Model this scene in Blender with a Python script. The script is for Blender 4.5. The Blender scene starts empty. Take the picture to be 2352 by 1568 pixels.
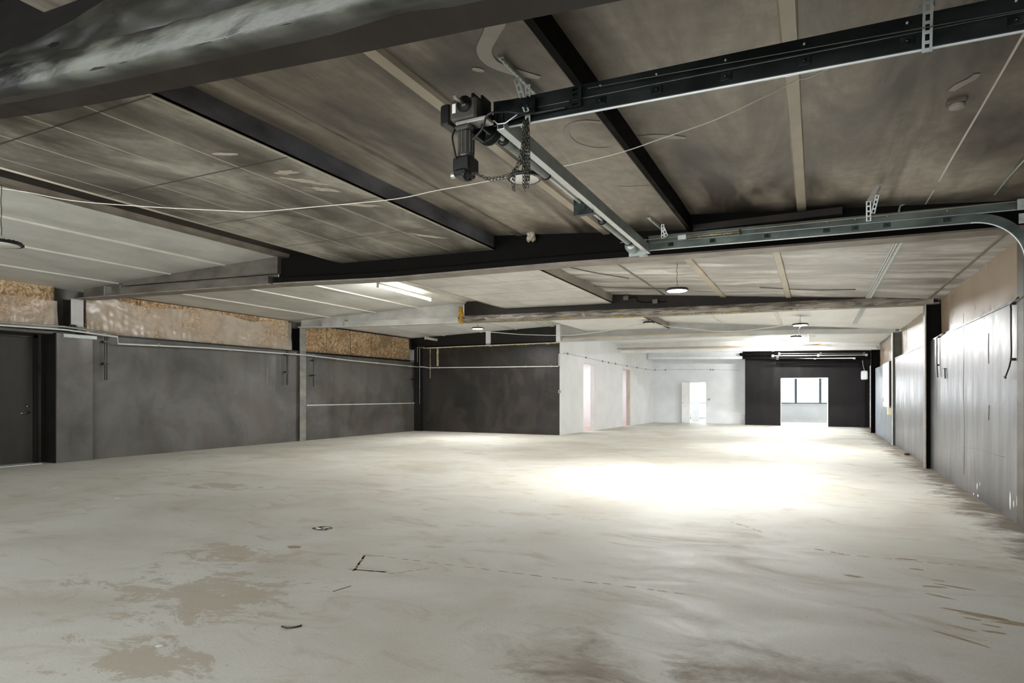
import bpy, math, random
from mathutils import Vector, Matrix, noise
random.seed(7)
S = bpy.context.scene
COL = S.collection
# ------------------------------------------------------------------ camera survey
F, TH, CX, HY, H = 1400.0, math.atan(697/1400), 1176.0, 907.0, 1.4
sT, cT = math.sin(TH), math.cos(TH)
def ray(x, y):
    a, b = (x-CX)/F, (HY-y)/F
    return Vector((a*cT-sT, a*sT+cT, b))
def onX(x, y, X): r = ray(x, y); return Vector((0, 0, H))+r*(X/r.x)
def onY(x, y, Y): r = ray(x, y); return Vector((0, 0, H))+r*(Y/r.y)
def onZ(x, y, Z): r = ray(x, y); return Vector((0, 0, H))+r*((Z-H)/r.z)
def onP(x, y, A, B):
    """point seen on the vertical plane through plan points A, B"""
    nx, ny = -(B[1]-A[1]), B[0]-A[0]
    r = ray(x, y); t = (A[0]*nx+A[1]*ny)/(r.x*nx+r.y*ny)
    return Vector((0, 0, H))+r*t
# ------------------------------------------------------------------ materials
def ramp(nt, stops, fac):
    n = nt.nodes.new('ShaderNodeValToRGB'); nt.links.new(fac, n.inputs[0])
    e = n.color_ramp.elements
    while len(e) > 1: e.remove(e[-1])
    for i, (p, c) in enumerate(stops):
        el = e[0] if i == 0 else e.new(p)
        el.position = p; el.color = (c[0], c[1], c[2], 1) if not isinstance(c, (int, float)) else (c, c, c, 1)
    return n.outputs[0]
def noise_tex(nt, co, scale, stretch=(1, 1, 1), detail=6, rough=.55, dist=0, loc=(0, 0, 0)):
    m = nt.nodes.new('ShaderNodeMapping'); m.inputs['Scale'].default_value = stretch; m.inputs['Location'].default_value = loc
    nt.links.new(co, m.inputs[0])
    n = nt.nodes.new('ShaderNodeTexNoise'); n.inputs['Scale'].default_value = scale
    n.inputs['Detail'].default_value = detail; n.inputs['Roughness'].default_value = rough; n.inputs['Distortion'].default_value = dist
    nt.links.new(m.outputs[0], n.inputs[0]); return n.outputs[0]
def mixc(nt, fac, a, b, mode='MIX'):
    m = nt.nodes.new('ShaderNodeMix'); m.data_type = 'RGBA'; m.blend_type = mode
    for s, v in ((m.inputs[0], fac), (m.inputs[6], a), (m.inputs[7], b)):
        if hasattr(v, 'links'): nt.links.new(v, s)
        elif isinstance(v, (int, float)): s.default_value = v
        else: s.default_value = (v[0], v[1], v[2], 1)
    return m.outputs[2]
def bump(nt, h, strength, dist=.01, normal=None):
    b = nt.nodes.new('ShaderNodeBump'); b.inputs['Strength'].default_value = strength; b.inputs['Distance'].default_value = dist
    nt.links.new(h, b.inputs['Height'])
    if normal is not None: nt.links.new(normal, b.inputs['Normal'])
    return b.outputs[0]
def base(name, world=False):
    m = bpy.data.materials.new(name); m.use_nodes = True; nt = m.node_tree
    p = nt.nodes['Principled BSDF']; tc = nt.nodes.new('ShaderNodeTexCoord')
    return m, nt, p, tc.outputs['Object']
def lin(h):
    h = h.lstrip('#'); v = [int(h[i:i+2], 16)/255 for i in (0, 2, 4)]
    return tuple(x/12.92 if x < .04045 else ((x+.055)/1.055)**2.4 for x in v)
def mat(name, c1, c2=None, scale=3, stretch=(1, 1, 1), rough=.6, rough2=None, metal=0, bmp=.15, bscale=40, bd=.004, lo=.35, hi=.65, spec=.5, coords=None, trans=0, alpha=1):
    m, nt, p, co = base(name)
    c1 = lin(c1) if isinstance(c1, str) else c1
    c2 = c1 if c2 is None else (lin(c2) if isinstance(c2, str) else c2)
    n = noise_tex(nt, co, scale, stretch)
    nt.links.new(ramp(nt, [(lo, c1), (hi, c2)], n), p.inputs['Base Color'])
    if rough2 is None: rough2 = rough
    nt.links.new(ramp(nt, [(lo, rough), (hi, rough2)], n), p.inputs['Roughness'])
    p.inputs['Metallic'].default_value = metal
    p.inputs['Specular IOR Level'].default_value = spec
    p.inputs['Transmission Weight'].default_value = trans
    p.inputs['Alpha'].default_value = alpha
    if bmp:
        nb = noise_tex(nt, co, bscale, stretch, 4)
        nt.links.new(bump(nt, nb, bmp, bd), p.inputs['Normal'])
    return m
def emis(name, col, s):
    m = bpy.data.materials.new(name); m.use_nodes = True; nt = m.node_tree
    p = nt.nodes['Principled BSDF']; p.inputs['Base Color'].default_value = (.8, .8, .8, 1)
    p.inputs['Emission Color'].default_value = (*col, 1); p.inputs['Emission Strength'].default_value = s
    return m
def floor_mat():
    m, nt, p, co = base('worn_concrete')
    a = noise_tex(nt, co, .55, (1, 1, 1), 8, .6, .6)
    col = ramp(nt, [(.32, lin('bfbbae')), (.5, lin('cfcec5')), (.68, lin('d8d9d2'))], a)
    b = noise_tex(nt, co, 1.1, (1, 2.0, 1), 9, .68, 1.2, (3, 1, 0))
    col = mixc(nt, ramp(nt, [(.54, 0), (.70, .6)], b), col, lin('ab9a82'))
    # denser dirt in the traffic strip by the overhead door, and along the right wall foot
    sx = nt.nodes.new('ShaderNodeSeparateXYZ'); nt.links.new(co, sx.inputs[0])
    def mth(op, x, y=None, z=None):
        n = nt.nodes.new('ShaderNodeMath'); n.operation = op
        for s, v in zip(n.inputs, (x, y, z)):
            if v is None: continue
            if hasattr(v, 'links'): nt.links.new(v, s)
            else: s.default_value = v
        return n.outputs[0]
    def blob(cx, cy, rx, ry):
        dx = mth('DIVIDE', mth('SUBTRACT', sx.outputs[0], cx), rx); dy = mth('DIVIDE', mth('SUBTRACT', sx.outputs[1], cy), ry)
        d = mth('SQRT', mth('ADD', mth('MULTIPLY', dx, dx), mth('MULTIPLY', dy, dy)))
        return mth('SUBTRACT', 1, d)
    c = noise_tex(nt, co, 2.2, (1, 1.3, 1), 10, .72, .5, (9, 2, 0))
    for bx in ((-.1, 3.3, 1.0, .7), (-1.15, 3.05, .8, .6), (-.55, 2.8, 1.3, .6), (.9, 3.0, .8, .8)):
        f = mth('ADD', mth('MULTIPLY', blob(*bx), .35), c)
        col = mixc(nt, ramp(nt, [(.60, 0), (.84, .6)], f), col, lin('74644f'))
    f = mth('ADD', mth('MULTIPLY', mth('SUBTRACT', sx.outputs[0], 1.25), .45), mth('MULTIPLY', c, .9))
    col = mixc(nt, ramp(nt, [(.56, 0), (.72, .85)], f), col, lin('564838'))
    # peeled coating patches
    d = noise_tex(nt, co, 2.6, (1, 1.6, 1), 12, .78, .5, (1, 7, 0))
    for bx in ((-3.9, 2.9, 1.5, .9), (-4.6, 3.7, 1.1, .5), (-3.2, 2.0, .9, .5), (-8.2, 6.4, 1.2, .6)):
        f = mth('ADD', mth('MULTIPLY', blob(*bx), .28), d)
        col = mixc(nt, ramp(nt, [(.66, 0), (.69, .65)], f), col, lin('ada28c'))
    # specks
    v = nt.nodes.new('ShaderNodeTexVoronoi'); v.inputs['Scale'].default_value = 9; nt.links.new(co, v.inputs[0])
    dd = noise_tex(nt, co, 1.3, (1, 1, 1), 3, .6, 0, (5, 5, 0))
    sp = mth('MULTIPLY', ramp(nt, [(.035, 1), (.055, 0)], v.outputs['Distance']), ramp(nt, [(.5, 0), (.56, .75)], dd))
    col = mixc(nt, sp, col, lin('4a4236'))
    e = noise_tex(nt, co, 60, (1, 1, 1), 4, .7)
    col = mixc(nt, ramp(nt, [(.3, .22), (.6, 0)], e), col, lin('8d8270'))
    nt.links.new(col, p.inputs['Base Color'])
    nt.links.new(ramp(nt, [(.35, .55), (.6, .72)], b), p.inputs['Roughness'])
    p.inputs['Specular IOR Level'].default_value = .4
    nb = noise_tex(nt, co, 5, (1, 1, 1), 8, .6)
    nt.links.new(bump(nt, nb, .25, .01), p.inputs['Normal'])
    return m
def sootwall(name, dark, mid, brown, rough=(.28, .5), vert='z', sc=1.0, blotch=.5, drip=.3):
    """gloss-painted, smoke-stained wall with drips running down"""
    m, nt, p, co = base(name)
    a = noise_tex(nt, co, .8*sc, (1, 1, 1), 8, .6, .4)
    col = ramp(nt, [(.35, lin(dark)), (.62, lin(mid))], a)
    dr = noise_tex(nt, co, 5*sc, (1, 1, .12), 6, .6)
    col = mixc(nt, ramp(nt, [(.5, 0), (.7, drip)], dr), col, lin(mid))
    b = noise_tex(nt, co, .9*sc, (1, 1, .8), 9, .6, 1.1, (4, 4, 1))
    col = mixc(nt, ramp(nt, [(.5, 0), (.62, blotch)], b), col, lin(brown))
    v = nt.nodes.new('ShaderNodeTexVoronoi'); v.inputs['Scale'].default_value = 4.5; nt.links.new(co, v.inputs[0])
    col = mixc(nt, ramp(nt, [(.02, .8), (.035, 0)], v.outputs['Distance']), col, lin('a7a49c'))
    nt.links.new(col, p.inputs['Base Color'])
    nt.links.new(ramp(nt, [(.4, rough[0]), (.6, rough[1])], dr), p.inputs['Roughness'])
    n1 = bump(nt, noise_tex(nt, co, 3.5, (1, 1, 1), 5, .5, .5), .2, .02)
    n2 = bump(nt, noise_tex(nt, co, 35, (1, 1, .7), 3), .25, .004, n1)
    nt.links.new(n2, p.inputs['Normal'])
    return m
def ceilmat(name, c1, c2, c3, st=(1.6, .35, 1), rough=(.38, .6), seam=None, bm=.3, soot=None):
    m, nt, p, co = base(name)
    a = noise_tex(nt, co, .9, st, 7, .6, .7)
    col = ramp(nt, [(.36, lin(c1)), (.5, lin(c2)), (.64, lin(c3))], a)
    b = noise_tex(nt, co, 7, (1, 1, 1), 5, .6, 0, (2, 0, 0))
    col = mixc(nt, ramp(nt, [(.35, .25), (.6, 0)], b), col, lin(c1))
    v = nt.nodes.new('ShaderNodeTexVoronoi'); v.inputs['Scale'].default_value = 5; nt.links.new(co, v.inputs[0])
    col = mixc(nt, ramp(nt, [(.02, .5), (.04, 0)], v.outputs['Distance']), col, lin('c9c2b2'))
    if soot:
        sx = nt.nodes.new('ShaderNodeSeparateXYZ'); nt.links.new(co, sx.inputs[0])
        wn = noise_tex(nt, co, 1.3, (1, 1, 1), 6, .6, .8, (7, 7, 7))
        for cx, cy, r1, r2, k in soot:
            vm = nt.nodes.new('ShaderNodeVectorMath'); vm.operation = 'SUBTRACT'; nt.links.new(co, vm.inputs[0]); vm.inputs[1].default_value = (cx, cy, 3.6)
            vs = nt.nodes.new('ShaderNodeVectorMath'); vs.operation = 'MULTIPLY'; nt.links.new(vm.outputs[0], vs.inputs[0]); vs.inputs[1].default_value = (1/r1, 1/r2, 0)
            vl = nt.nodes.new('ShaderNodeVectorMath'); vl.operation = 'LENGTH'; nt.links.new(vs.outputs[0], vl.inputs[0])
            ad = nt.nodes.new('ShaderNodeMath'); ad.operation = 'MULTIPLY_ADD'; nt.links.new(wn, ad.inputs[0]); ad.inputs[1].default_value = .95; nt.links.new(vl.outputs['Value'], ad.inputs[2])
            col = mixc(nt, ramp(nt, [(.5, k), (.99, 0)], ad.outputs[0]), col, lin('14110d'))
    if seam:
        x0, dx, y0, dy = seam
        sx = nt.nodes.new('ShaderNodeSeparateXYZ'); nt.links.new(co, sx.inputs[0])
        for ax, o, d, w, c in ((0, x0, dx, .008, lin('b3aea0')), (1, y0, dy, .008, lin('2b2620'))):
            n = nt.nodes.new('ShaderNodeMath'); n.operation = 'SUBTRACT'; nt.links.new(sx.outputs[ax], n.inputs[0]); n.inputs[1].default_value = o
            n2 = nt.nodes.new('ShaderNodeMath'); n2.operation = 'PINGPONG'; nt.links.new(n.outputs[0], n2.inputs[0]); n2.inputs[1].default_value = d/2
            col = mixc(nt, ramp(nt, [(w, .8), (w*1.6, 0)], n2.outputs[0]), col, c)
    nt.links.new(col, p.inputs['Base Color'])
    nt.links.new(ramp(nt, [(.35, rough[0]), (.65, rough[1])], a), p.inputs['Roughness'])
    n1 = bump(nt, noise_tex(nt, co, 1.6, (1.2, .5, 1), 4, .5, .6), bm, .05)
    nt.links.new(n1, p.inputs['Normal'])
    return m
def wool_mat():
    m, nt, p, co = base('mineral_wool')
    a = noise_tex(nt, co, 7, (1, 1, 1), 6, .62, 2.2)
    col = ramp(nt, [(.34, lin('7d6242')), (.5, lin('bb9a72')), (.62, lin('e2cdb0'))], a)
    b = noise_tex(nt, co, 1.1, (1, 1, 1), 5, .6)
    col = mixc(nt, ramp(nt, [(.5, 0), (.68, .6)], b), col, lin('7c6a50'))
    nt.links.new(col, p.inputs['Base Color']); p.inputs['Roughness'].default_value = .95
    nt.links.new(bump(nt, a, .7, .02), p.inputs['Normal'])
    return m
M = {}
M['floor'] = floor_mat()
M['wall_left'] = sootwall('sooty_grey_gloss_paint', '45433f', '6a6864', '5a5148', (.3, .5), sc=.8)
M['wall_black'] = sootwall('sooty_black_gloss_paint', '1d1b19', '2a2725', '3d352d', (.34, .40), blotch=.5, drip=.1)
M['wall_right'] = sootwall('streaked_grey_gloss_paint', '4a4a4d', '6a6a6c', '6e6660', (.3, .4), sc=1.0, blotch=.3, drip=.3)
M['wall_blackfar'] = sootwall('charcoal_matt_paint', '0f0d0e', '191617', '1f1a1a', (.5, .65), blotch=.5)
M['wall_blackfar'].node_tree.nodes['Principled BSDF'].inputs['Specular IOR Level'].default_value = .2
M['wall_bluegrey'] = sootwall('blue_grey_paint', '7d8896', '97a1ad', 'a3a29c', (.3, .5))
M['white_wall'] = mat('white_emulsion', 'eeeff0', 'f6f7f7', 1.5, rough=.6, bmp=.1, bscale=12)
M['white_dim'] = mat('greyed_white_emulsion', 'e6e9ec', 'f0f2f4', 1.5, rough=.6, bmp=.1, bscale=12)
M['ceil_brown'] = ceilmat('smoke_browned_ceiling_sheet', '453e37', '7d7468', 'aaa194', soot=((-2.2, 3.6, 1.5, 1.1, .9), (-.8, 2.4, 2.6, 1.5, .75), (1.2, 3.0, 1.6, 1.2, .4), (-2.4, 7.8, 2.6, .9, .75), (.3, 8.1, 3.6, .8, .85), (-3.4, 2.3, 2.4, 1.0, .55), (-2.3, 5.4, .5, .8, .5)))
M['ceil_grey'] = ceilmat('greyed_ceiling_sheet', '827e78', 'a9a5a0', 'd6d4d0', (.45, 2.2, 1))
M['ceil_white'] = ceilmat('dulled_white_ceiling_sheet', 'bab9af', 'cccbc3', 'd9d8d1', (1, .6, 1), (.5, .65), bm=.1)
M['ceil_clean'] = ceilmat('pale_ceiling_sheet', 'e0deda', 'e9e8e4', 'f0efec', (1, .6, 1), (.5, .65), bm=.1)
M['soffit'] = ceilmat('sooty_plasterboard', '4c473e', '7c776c', 'aaa699', (1.3, .7, 1), (.5, .7), seam=(-4.28, .62, 2.75, 1.27), bm=.08)
M['soffit_mid'] = ceilmat('light_plasterboard', 'b9b7b1', 'cac8c3', 'd6d5d0', (1, 1, 1), (.6, .75), seam=(-4.28, .9, 9.1, 1.2), bm=.05)
M['fascia'] = mat('blue_grey_sooty_board', '3c3c40', '6e6e73', 1.4, (1, 1, 2), .5, .65, bmp=.1, spec=.3)
M['fascia_mid'] = mat('grey_board', '8d8880', 'a19c93', 2, rough=.6)
M['rib_white'] = mat('white_capping_strip', 'cfccc0', 'dedbd0', 3, rough=.5, bmp=.05)
M['rib_brown'] = mat('browned_capping_strip', '9b9180', 'b8ae9b', 3, (1, .5, 1), rough=.35, rough2=.5, bmp=.1)
M['rib_dull'] = mat('sooty_capping_strip', '5f574c', '80776a', 3, rough=.45, bmp=.1)
M['steel_black'] = mat('soot_black_steel', '060504', '100e0b', 2.5, (1, 1, 3), .65, .85, bmp=.2, bscale=20, spec=.12)
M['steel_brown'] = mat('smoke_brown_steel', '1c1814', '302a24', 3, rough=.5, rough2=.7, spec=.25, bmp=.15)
M['steel_flange'] = mat('tan_dusty_flange', '6e665c', '8a8277', 3, rough=.5, bmp=.15)
M['steel_grey'] = mat('dulled_grey_steel', '77756e', '96948c', 3, (1, 1, 2), rough=.4, rough2=.55, bmp=.12)
M['wrap_grey'] = mat('grey_board_casing', '4a463f', '68635a', 2, (1, 1, 2), rough=.5, bmp=.15)
M['wrap_near'] = mat('crumpled_foil_casing', '191a18', '55574f', 1.6, (1, 1, 3.2), rough=.35, rough2=.6, bmp=.5, bscale=7, bd=.012, lo=.42, hi=.62)
M['wrap_pale'] = mat('pale_grey_casing', '9d9b94', 'b9b7b0', 2, (1, 1, 2), rough=.5, bmp=.12)
M['film_brown'] = mat('smoky_plastic_film', '4b453d', '8f877b', 5, (.4, 1, 3), rough=.2, rough2=.4, bmp=.6, bscale=5, bd=.02)
M['white_beam'] = mat('white_painted_beam', 'e3e2de', 'efeeea', 2, rough=.5, bmp=.08)
M['bluewhite_beam'] = mat('cool_white_beam', 'e0e4e8', 'eceff1', 2, rough=.5, bmp=.08)
M['grey_beam'] = mat('pale_grey_beam', 'b3b3af', 'c6c6c2', 2, (1, 1, 3), rough=.5, bmp=.1)
M['tan'] = mat('tan_conduit', 'b09c80', 'bfae94', 3, rough=.5)
M['orange'] = mat('orange_plastic', 'd98b3e', 'e29a50', 3, rough=.5)
M['galv'] = mat('galvanised_steel', '8f9691', 'aab0ab', 9, (1, 1, 1), rough=.3, rough2=.45, metal=.35, bmp=.08, bscale=25)
M['galv_dark'] = mat('dark_galvanised_steel', '202524', '363c3a', 7, rough=.3, rough2=.45, metal=.85, bmp=.08)
M['track_steel'] = mat('greenish_zinc_track', '4a514c', '636b65', 5, (.5, 1, 1), rough=.3, rough2=.42, metal=.8, bmp=.06)
M['track_dark'] = mat('darkened_zinc_track', '151918', '262b29', 5, (.5, 1, 1), rough=.35, rough2=.5, metal=.7, bmp=.06)  # darker copy of the zinc track, with its dark reflection painted in
M['zinc_bright'] = mat('bright_zinc', 'c9cdcb', 'dadedc', 9, rough=.3, rough2=.45, metal=.15, bmp=.05)
M['alu'] = mat('cast_aluminium', '3a3834', '55524c', 6, rough=.35, rough2=.5, metal=.4, bmp=.15)
M['alu_pale'] = mat('pale_cast_aluminium', '9d9a92', 'b9b6ae', 6, rough=.35, metal=.6, bmp=.15)
M['plastic_black'] = mat('black_plastic', '080808', '111110', 6, rough=.35, bmp=.05)
M['cable_black'] = mat('black_cable', '0c0c0c', '161616', 6, rough=.5, bmp=0)
M['cable_grey'] = mat('grey_cable', '4b463f', '5b554d', 6, rough=.5, bmp=0)
M['cord_white'] = mat('off_white_cord', 'd8d4c8', 'e6e2d6', 6, rough=.6, bmp=0)
M['chain'] = mat('dull_zinc_chain', '3c3b34', '5c5a51', 20, rough=.3, metal=.7, bmp=0)
M['pipe_white'] = mat('white_conduit', 'cfcfcb', 'dededa', 3, rough=.3, bmp=0)
M['wool'] = wool_mat()
M['wool_dark'] = mat('sooty_wool_seam', '5d4a36', '8a7355', 9, rough=.95)
M['film_tan'] = mat('tan_smoked_film', '8c7a66', 'a08e79', 1.2, (1, 1, .5), rough=.25, rough2=.35, bmp=.2, bscale=2, bd=.01)
M['foam'] = mat('yellow_foam', 'a98a3a', 'dcc37a', 25, rough=.8, bmp=.5)
M['foam_pale'] = mat('pale_foam', 'c9b98c', 'efe6c8', 25, rough=.8, bmp=.5)
M['door_black'] = mat('dark_painted_door', '24231f', '3f3e39', 1.2, (1, 1, .4), rough=.45, rough2=.6, bmp=.06)
M['black_gloss'] = mat('black_gloss_paint', '0d0c0a', '171512', 3, rough=.35, bmp=.15)
M['chrome'] = mat('worn_chrome', '8f8f8f', 'a5a5a5', 5, rough=.25, metal=1, bmp=0)
M['white_paint'] = mat('white_gloss_paint', 'e3e3e2', 'eeeeed', 3, rough=.35, bmp=0)
M['pink_floor'] = mat('reddish_floor_tile', 'b8a49b', 'c4b2aa', 3, rough=.5)
M['pink_wall'] = mat('pale_lilac_paint', 'e2e0e2', 'e9e7e9', 2, rough=.6)
M['salmon'] = mat('worn_timber_jamb', 'cfc0b4', 'e0d5cb', 6, (1, 1, .3), rough=.6)
M['frame_slate'] = mat('slate_blue_window_frame', '4c5a63', '5f6d76', 3, rough=.4, bmp=0)
M['frame_grey'] = mat('grey_window_rail', 'aab4b8', 'bac3c6', 3, rough=.4, bmp=0)
M['ivory'] = mat('ivory_enamel', 'd9cfa8', 'e4dbb8', 3, rough=.4, bmp=0)
M['drain'] = mat('wet_dark_hole', '0c0907', '2c2118', 12, rough=.5)
M['residue'] = mat('brown_glue_residue', '96876d', 'a3957b', 15, rough=.75, bmp=.2)
M['wipe'] = mat('wiped_clean_ceiling', '98938a', 'a8a39a', 3, rough=.6, bmp=0)
M['wipe_pale'] = mat('pale_scuffed_ceiling', 'b1a898', 'c2b9a8', 12, rough=.6, bmp=0)
M['twig'] = mat('dark_debris', '2a2018', '3f3226', 9, rough=.8)
M['chip'] = mat('white_paint_flake', 'e8e6df', 'f2f0ea', 9, rough=.6)
M['led'] = emis('led_diffuser_lit', (1, .98, .94), 40)
M['tube'] = emis('fluorescent_tube_lit', (1, .99, .97), 150)
M['tube_far'] = emis('bright_fluorescent_tube_lit', (1, 1, 1), 520)
M['led_off'] = mat('led_diffuser_unlit', 'd6d4cc', 'efeee8', 60, rough=.3, bmp=.2, bscale=30)
gm = bpy.data.materials.new('window_glass'); gm.use_nodes = True
g = gm.node_tree.nodes['Principled BSDF']; g.inputs['Base Color'].default_value = (1, 1, 1, 1)
g.inputs['Transmission Weight'].default_value = 1; g.inputs['Roughness'].default_value = 0; g.inputs['IOR'].default_value = 1.02
M['glass'] = gm
# clear plastic sheet
pm, nt, p, co = base('creased_clear_polythene')
p.inputs['Base Color'].default_value = (.72, .64, .54, 1)
nn = noise_tex(nt, co, 1.1, (1, 1, 1), 4, .5, .3)
nt.links.new(ramp(nt, [(.35, .22), (.62, .6)], nn), p.inputs['Alpha'])
p.inputs['Roughness'].default_value = .22; p.inputs['Specular IOR Level'].default_value = .8
nt.links.new(bump(nt, noise_tex(nt, co, 4, (1, 1, 1), 3, .5, .2), .25, .02), p.inputs['Normal'])
M['polythene'] = pm
# ------------------------------------------------------------------ mesh helpers
class MB:
    def __init__(s): s.v = []; s.f = []; s.sm = []
    def add(s, vs, fs, smooth=False):
        o = len(s.v); s.v += [Vector(v) for v in vs]; s.f += [tuple(i+o for i in f) for f in fs]; s.sm += [smooth]*len(fs); return s
    def hexa(s, P):  # 4 bottom ccw, 4 top
        return s.add(P, [(3, 2, 1, 0), (4, 5, 6, 7), (0, 1, 5, 4), (1, 2, 6, 5), (2, 3, 7, 6), (3, 0, 4, 7)])
    def box(s, x0, x1, y0, y1, z0, z1):
        x0, x1 = sorted((x0, x1)); y0, y1 = sorted((y0, y1)); z0, z1 = sorted((z0, z1))
        return s.hexa([(x0, y0, z0), (x1, y0, z0), (x1, y1, z0), (x0, y1, z0), (x0, y0, z1), (x1, y0, z1), (x1, y1, z1), (x0, y1, z1)])
    def bev(s, x0, x1, y0, y1, z0, z1, b=.01):
        """box with chamfered edges"""
        P = []
        x0, x1 = sorted((x0, x1)); y0, y1 = sorted((y0, y1)); z0, z1 = sorted((z0, z1))
        def ringz(z, i):
            return [(x0+i+b, y0+i, z), (x1-i-b, y0+i, z), (x1-i, y0+i+b, z), (x1-i, y1-i-b, z), (x1-i-b, y1-i, z), (x0+i+b, y1-i, z), (x0+i, y1-i-b, z), (x0+i, y0+i+b, z)]
        L = [ringz(z0, b*.7), ringz(z0+b, 0), ringz(z1-b, 0), ringz(z1, b*.7)]
        for l in L: P += l
        fs = [tuple(range(7, -1, -1)), tuple(range(24, 32))]
        for k in range(3):
            for i in range(8): fs.append((k*8+i, k*8+(i+1) % 8, (k+1)*8+(i+1) % 8, (k+1)*8+i))
        return s.add(P, fs)
    def bar(s, a, b, w, h, up=(0, 0, 1)):
        """rectangular bar from a to b"""
        a, b = Vector(a), Vector(b); d = (b-a).normalized(); u = Vector(up); sd = d.cross(u)
        if sd.length < 1e-4: sd = d.cross(Vector((1, 0, 0)))
        sd.normalize(); u = sd.cross(d).normalized()
        q = [(-w/2, -h/2), (w/2, -h/2), (w/2, h/2), (-w/2, h/2)]
        return s.hexa([a+sd*x+u*z for x, z in q]+[b+sd*x+u*z for x, z in q])
    def tube(s, path, r, n=8, caps=True):
        path = [Vector(p) for p in path]; rings = []
        prev = None
        for i, p in enumerate(path):
            d = (path[min(i+1, len(path)-1)]-path[max(i-1, 0)])
            if d.length < 1e-9: d = Vector((0, 0, 1))
            d.normalize()
            if prev is None:
                ref = Vector((0, 0, 1)) if abs(d.z) < .9 else Vector((1, 0, 0)); u = d.cross(ref).normalized()
            else:
                u = (prev-d*prev.dot(d))
                u = u.normalized() if u.length > 1e-6 else d.cross(Vector((1, 0, .3))).normalized()
            prev = u; w = d.cross(u); rr = r[i] if isinstance(r, (list, tuple)) else r
            rings.append([p+(u*math.cos(2*math.pi*k/n)+w*math.sin(2*math.pi*k/n))*rr for k in range(n)])
        vs = [v for R in rings for v in R]; fs = []
        for i in range(len(rings)-1):
            for k in range(n): fs.append((i*n+k, i*n+(k+1) % n, (i+1)*n+(k+1) % n, (i+1)*n+k))
        s.add(vs, fs, True)
        if caps:
            o = len(s.v)-len(vs)
            s.f += [tuple(o+k for k in range(n-1, -1, -1)), tuple(o+(len(rings)-1)*n+k for k in range(n))]; s.sm += [False]*2
        return s
    def torus(s, c, u, v, ru, rv, r, n=12, m=5):
        c, u, v = Vector(c), Vector(u).normalized(), Vector(v).normalized(); w = u.cross(v); vs = []; fs = []
        for i in range(n):
            a = 2*math.pi*i/n; ctr = c+u*ru*math.cos(a)+v*rv*math.sin(a); rad = (u*math.cos(a)+v*math.sin(a))
            for j in range(m):
                b = 2*math.pi*j/m; vs.append(ctr+rad*r*math.cos(b)+w*r*math.sin(b))
        for i in range(n):
            for j in range(m): fs.append((i*m+j, ((i+1) % n)*m+j, ((i+1) % n)*m+(j+1) % m, i*m+(j+1) % m))
        return s.add(vs, fs, True)
    def lathe(s, prof, c, n=32, axis='z'):
        vs = []; fs = []
        for r, h in prof:
            for k in range(n):
                a = 2*math.pi*k/n; q = (r*math.cos(a), r*math.sin(a), h)
                if axis == 'x': q = (h, q[0], q[1])
                if axis == 'y': q = (q[0], h, q[1])
                vs.append(Vector(c)+Vector(q))
        for i in range(len(prof)-1):
            for k in range(n): fs.append((i*n+k, i*n+(k+1) % n, (i+1)*n+(k+1) % n, (i+1)*n+k))
        fs += [tuple(range(n-1, -1, -1)), tuple((len(prof)-1)*n+k for k in range(n))]
        return s.add(vs, fs, True)
    def extrude(s, prof, path_a, path_b):
        """closed 2D-profile rings: prof is list of offset vectors, swept from a to b"""
        n = len(prof); vs = [Vector(path_a)+Vector(q) for q in prof]+[Vector(path_b)+Vector(q) for q in prof]
        fs = [(k, (k+1) % n, n+(k+1) % n, n+k) for k in range(n)]+[tuple(range(n-1, -1, -1)), tuple(range(n, 2*n))]
        return s.add(vs, fs)
    def grid(s, fn, nu, nv, smooth=True):
        vs = [fn(i/nu, j/nv) for j in range(nv+1) for i in range(nu+1)]; w = nu+1
        return s.add(vs, [(j*w+i, j*w+i+1, (j+1)*w+i+1, (j+1)*w+i) for j in range(nv) for i in range(nu)], smooth)
    def build(s, name, m, parent=None, origin=None):
        me = bpy.data.meshes.new(name)
        off = Vector((0, 0, 0))
        if parent is not None: off = world_loc(parent)
        elif origin is not None: off = Vector(origin)
        me.from_pydata([tuple(v-off) for v in s.v], [], s.f)
        for p_, f_ in zip(me.polygons, s.sm): p_.use_smooth = f_
        me.materials.append(M[m] if isinstance(m, str) else m); me.update()
        o = bpy.data.objects.new(name, me); COL.objects.link(o)
        if parent is not None: o.parent = parent
        elif origin is not None: o.location = off
        return o
def world_loc(o):
    v = Vector(o.location)
    while o.parent is not None: o = o.parent; v += Vector(o.location)
    return v
def tag(o, label=None, cat=None, group=None, kind=None):
    if label: o['label'] = label
    if cat: o['category'] = cat
    if group: o['group'] = group
    if kind: o['kind'] = kind
    return o
def thing(name, loc, label, cat, group=None):
    o = bpy.data.objects.new(name, None); COL.objects.link(o); o.location = loc; o.empty_display_size = .1
    return tag(o, label, cat, group)
def single(mb, name, m, label, cat, group=None):
    xs = [v.x for v in mb.v]; ys = [v.y for v in mb.v]; zs = [v.z for v in mb.v]
    o = mb.build(name, m, None, ((min(xs)+max(xs))/2, (min(ys)+max(ys))/2, min(zs)))
    return tag(o, label, cat, group)
def struct(mb, name, m, label=None): return tag(mb.build(name, m), label, None, None, 'structure')
def copy_tree(o, parent=None):
    c = o.copy(); COL.objects.link(c)
    if parent is not None: c.parent = parent
    for ch in [x for x in bpy.data.objects if x.parent == o]: copy_tree(ch, c)
    return c
def fix_normals():
    import bmesh
    for me in bpy.data.meshes:
        if me.get('open'): continue
        bm = bmesh.new(); bm.from_mesh(me); bmesh.ops.recalc_face_normals(bm, faces=bm.faces); bm.to_mesh(me); bm.free()
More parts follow.
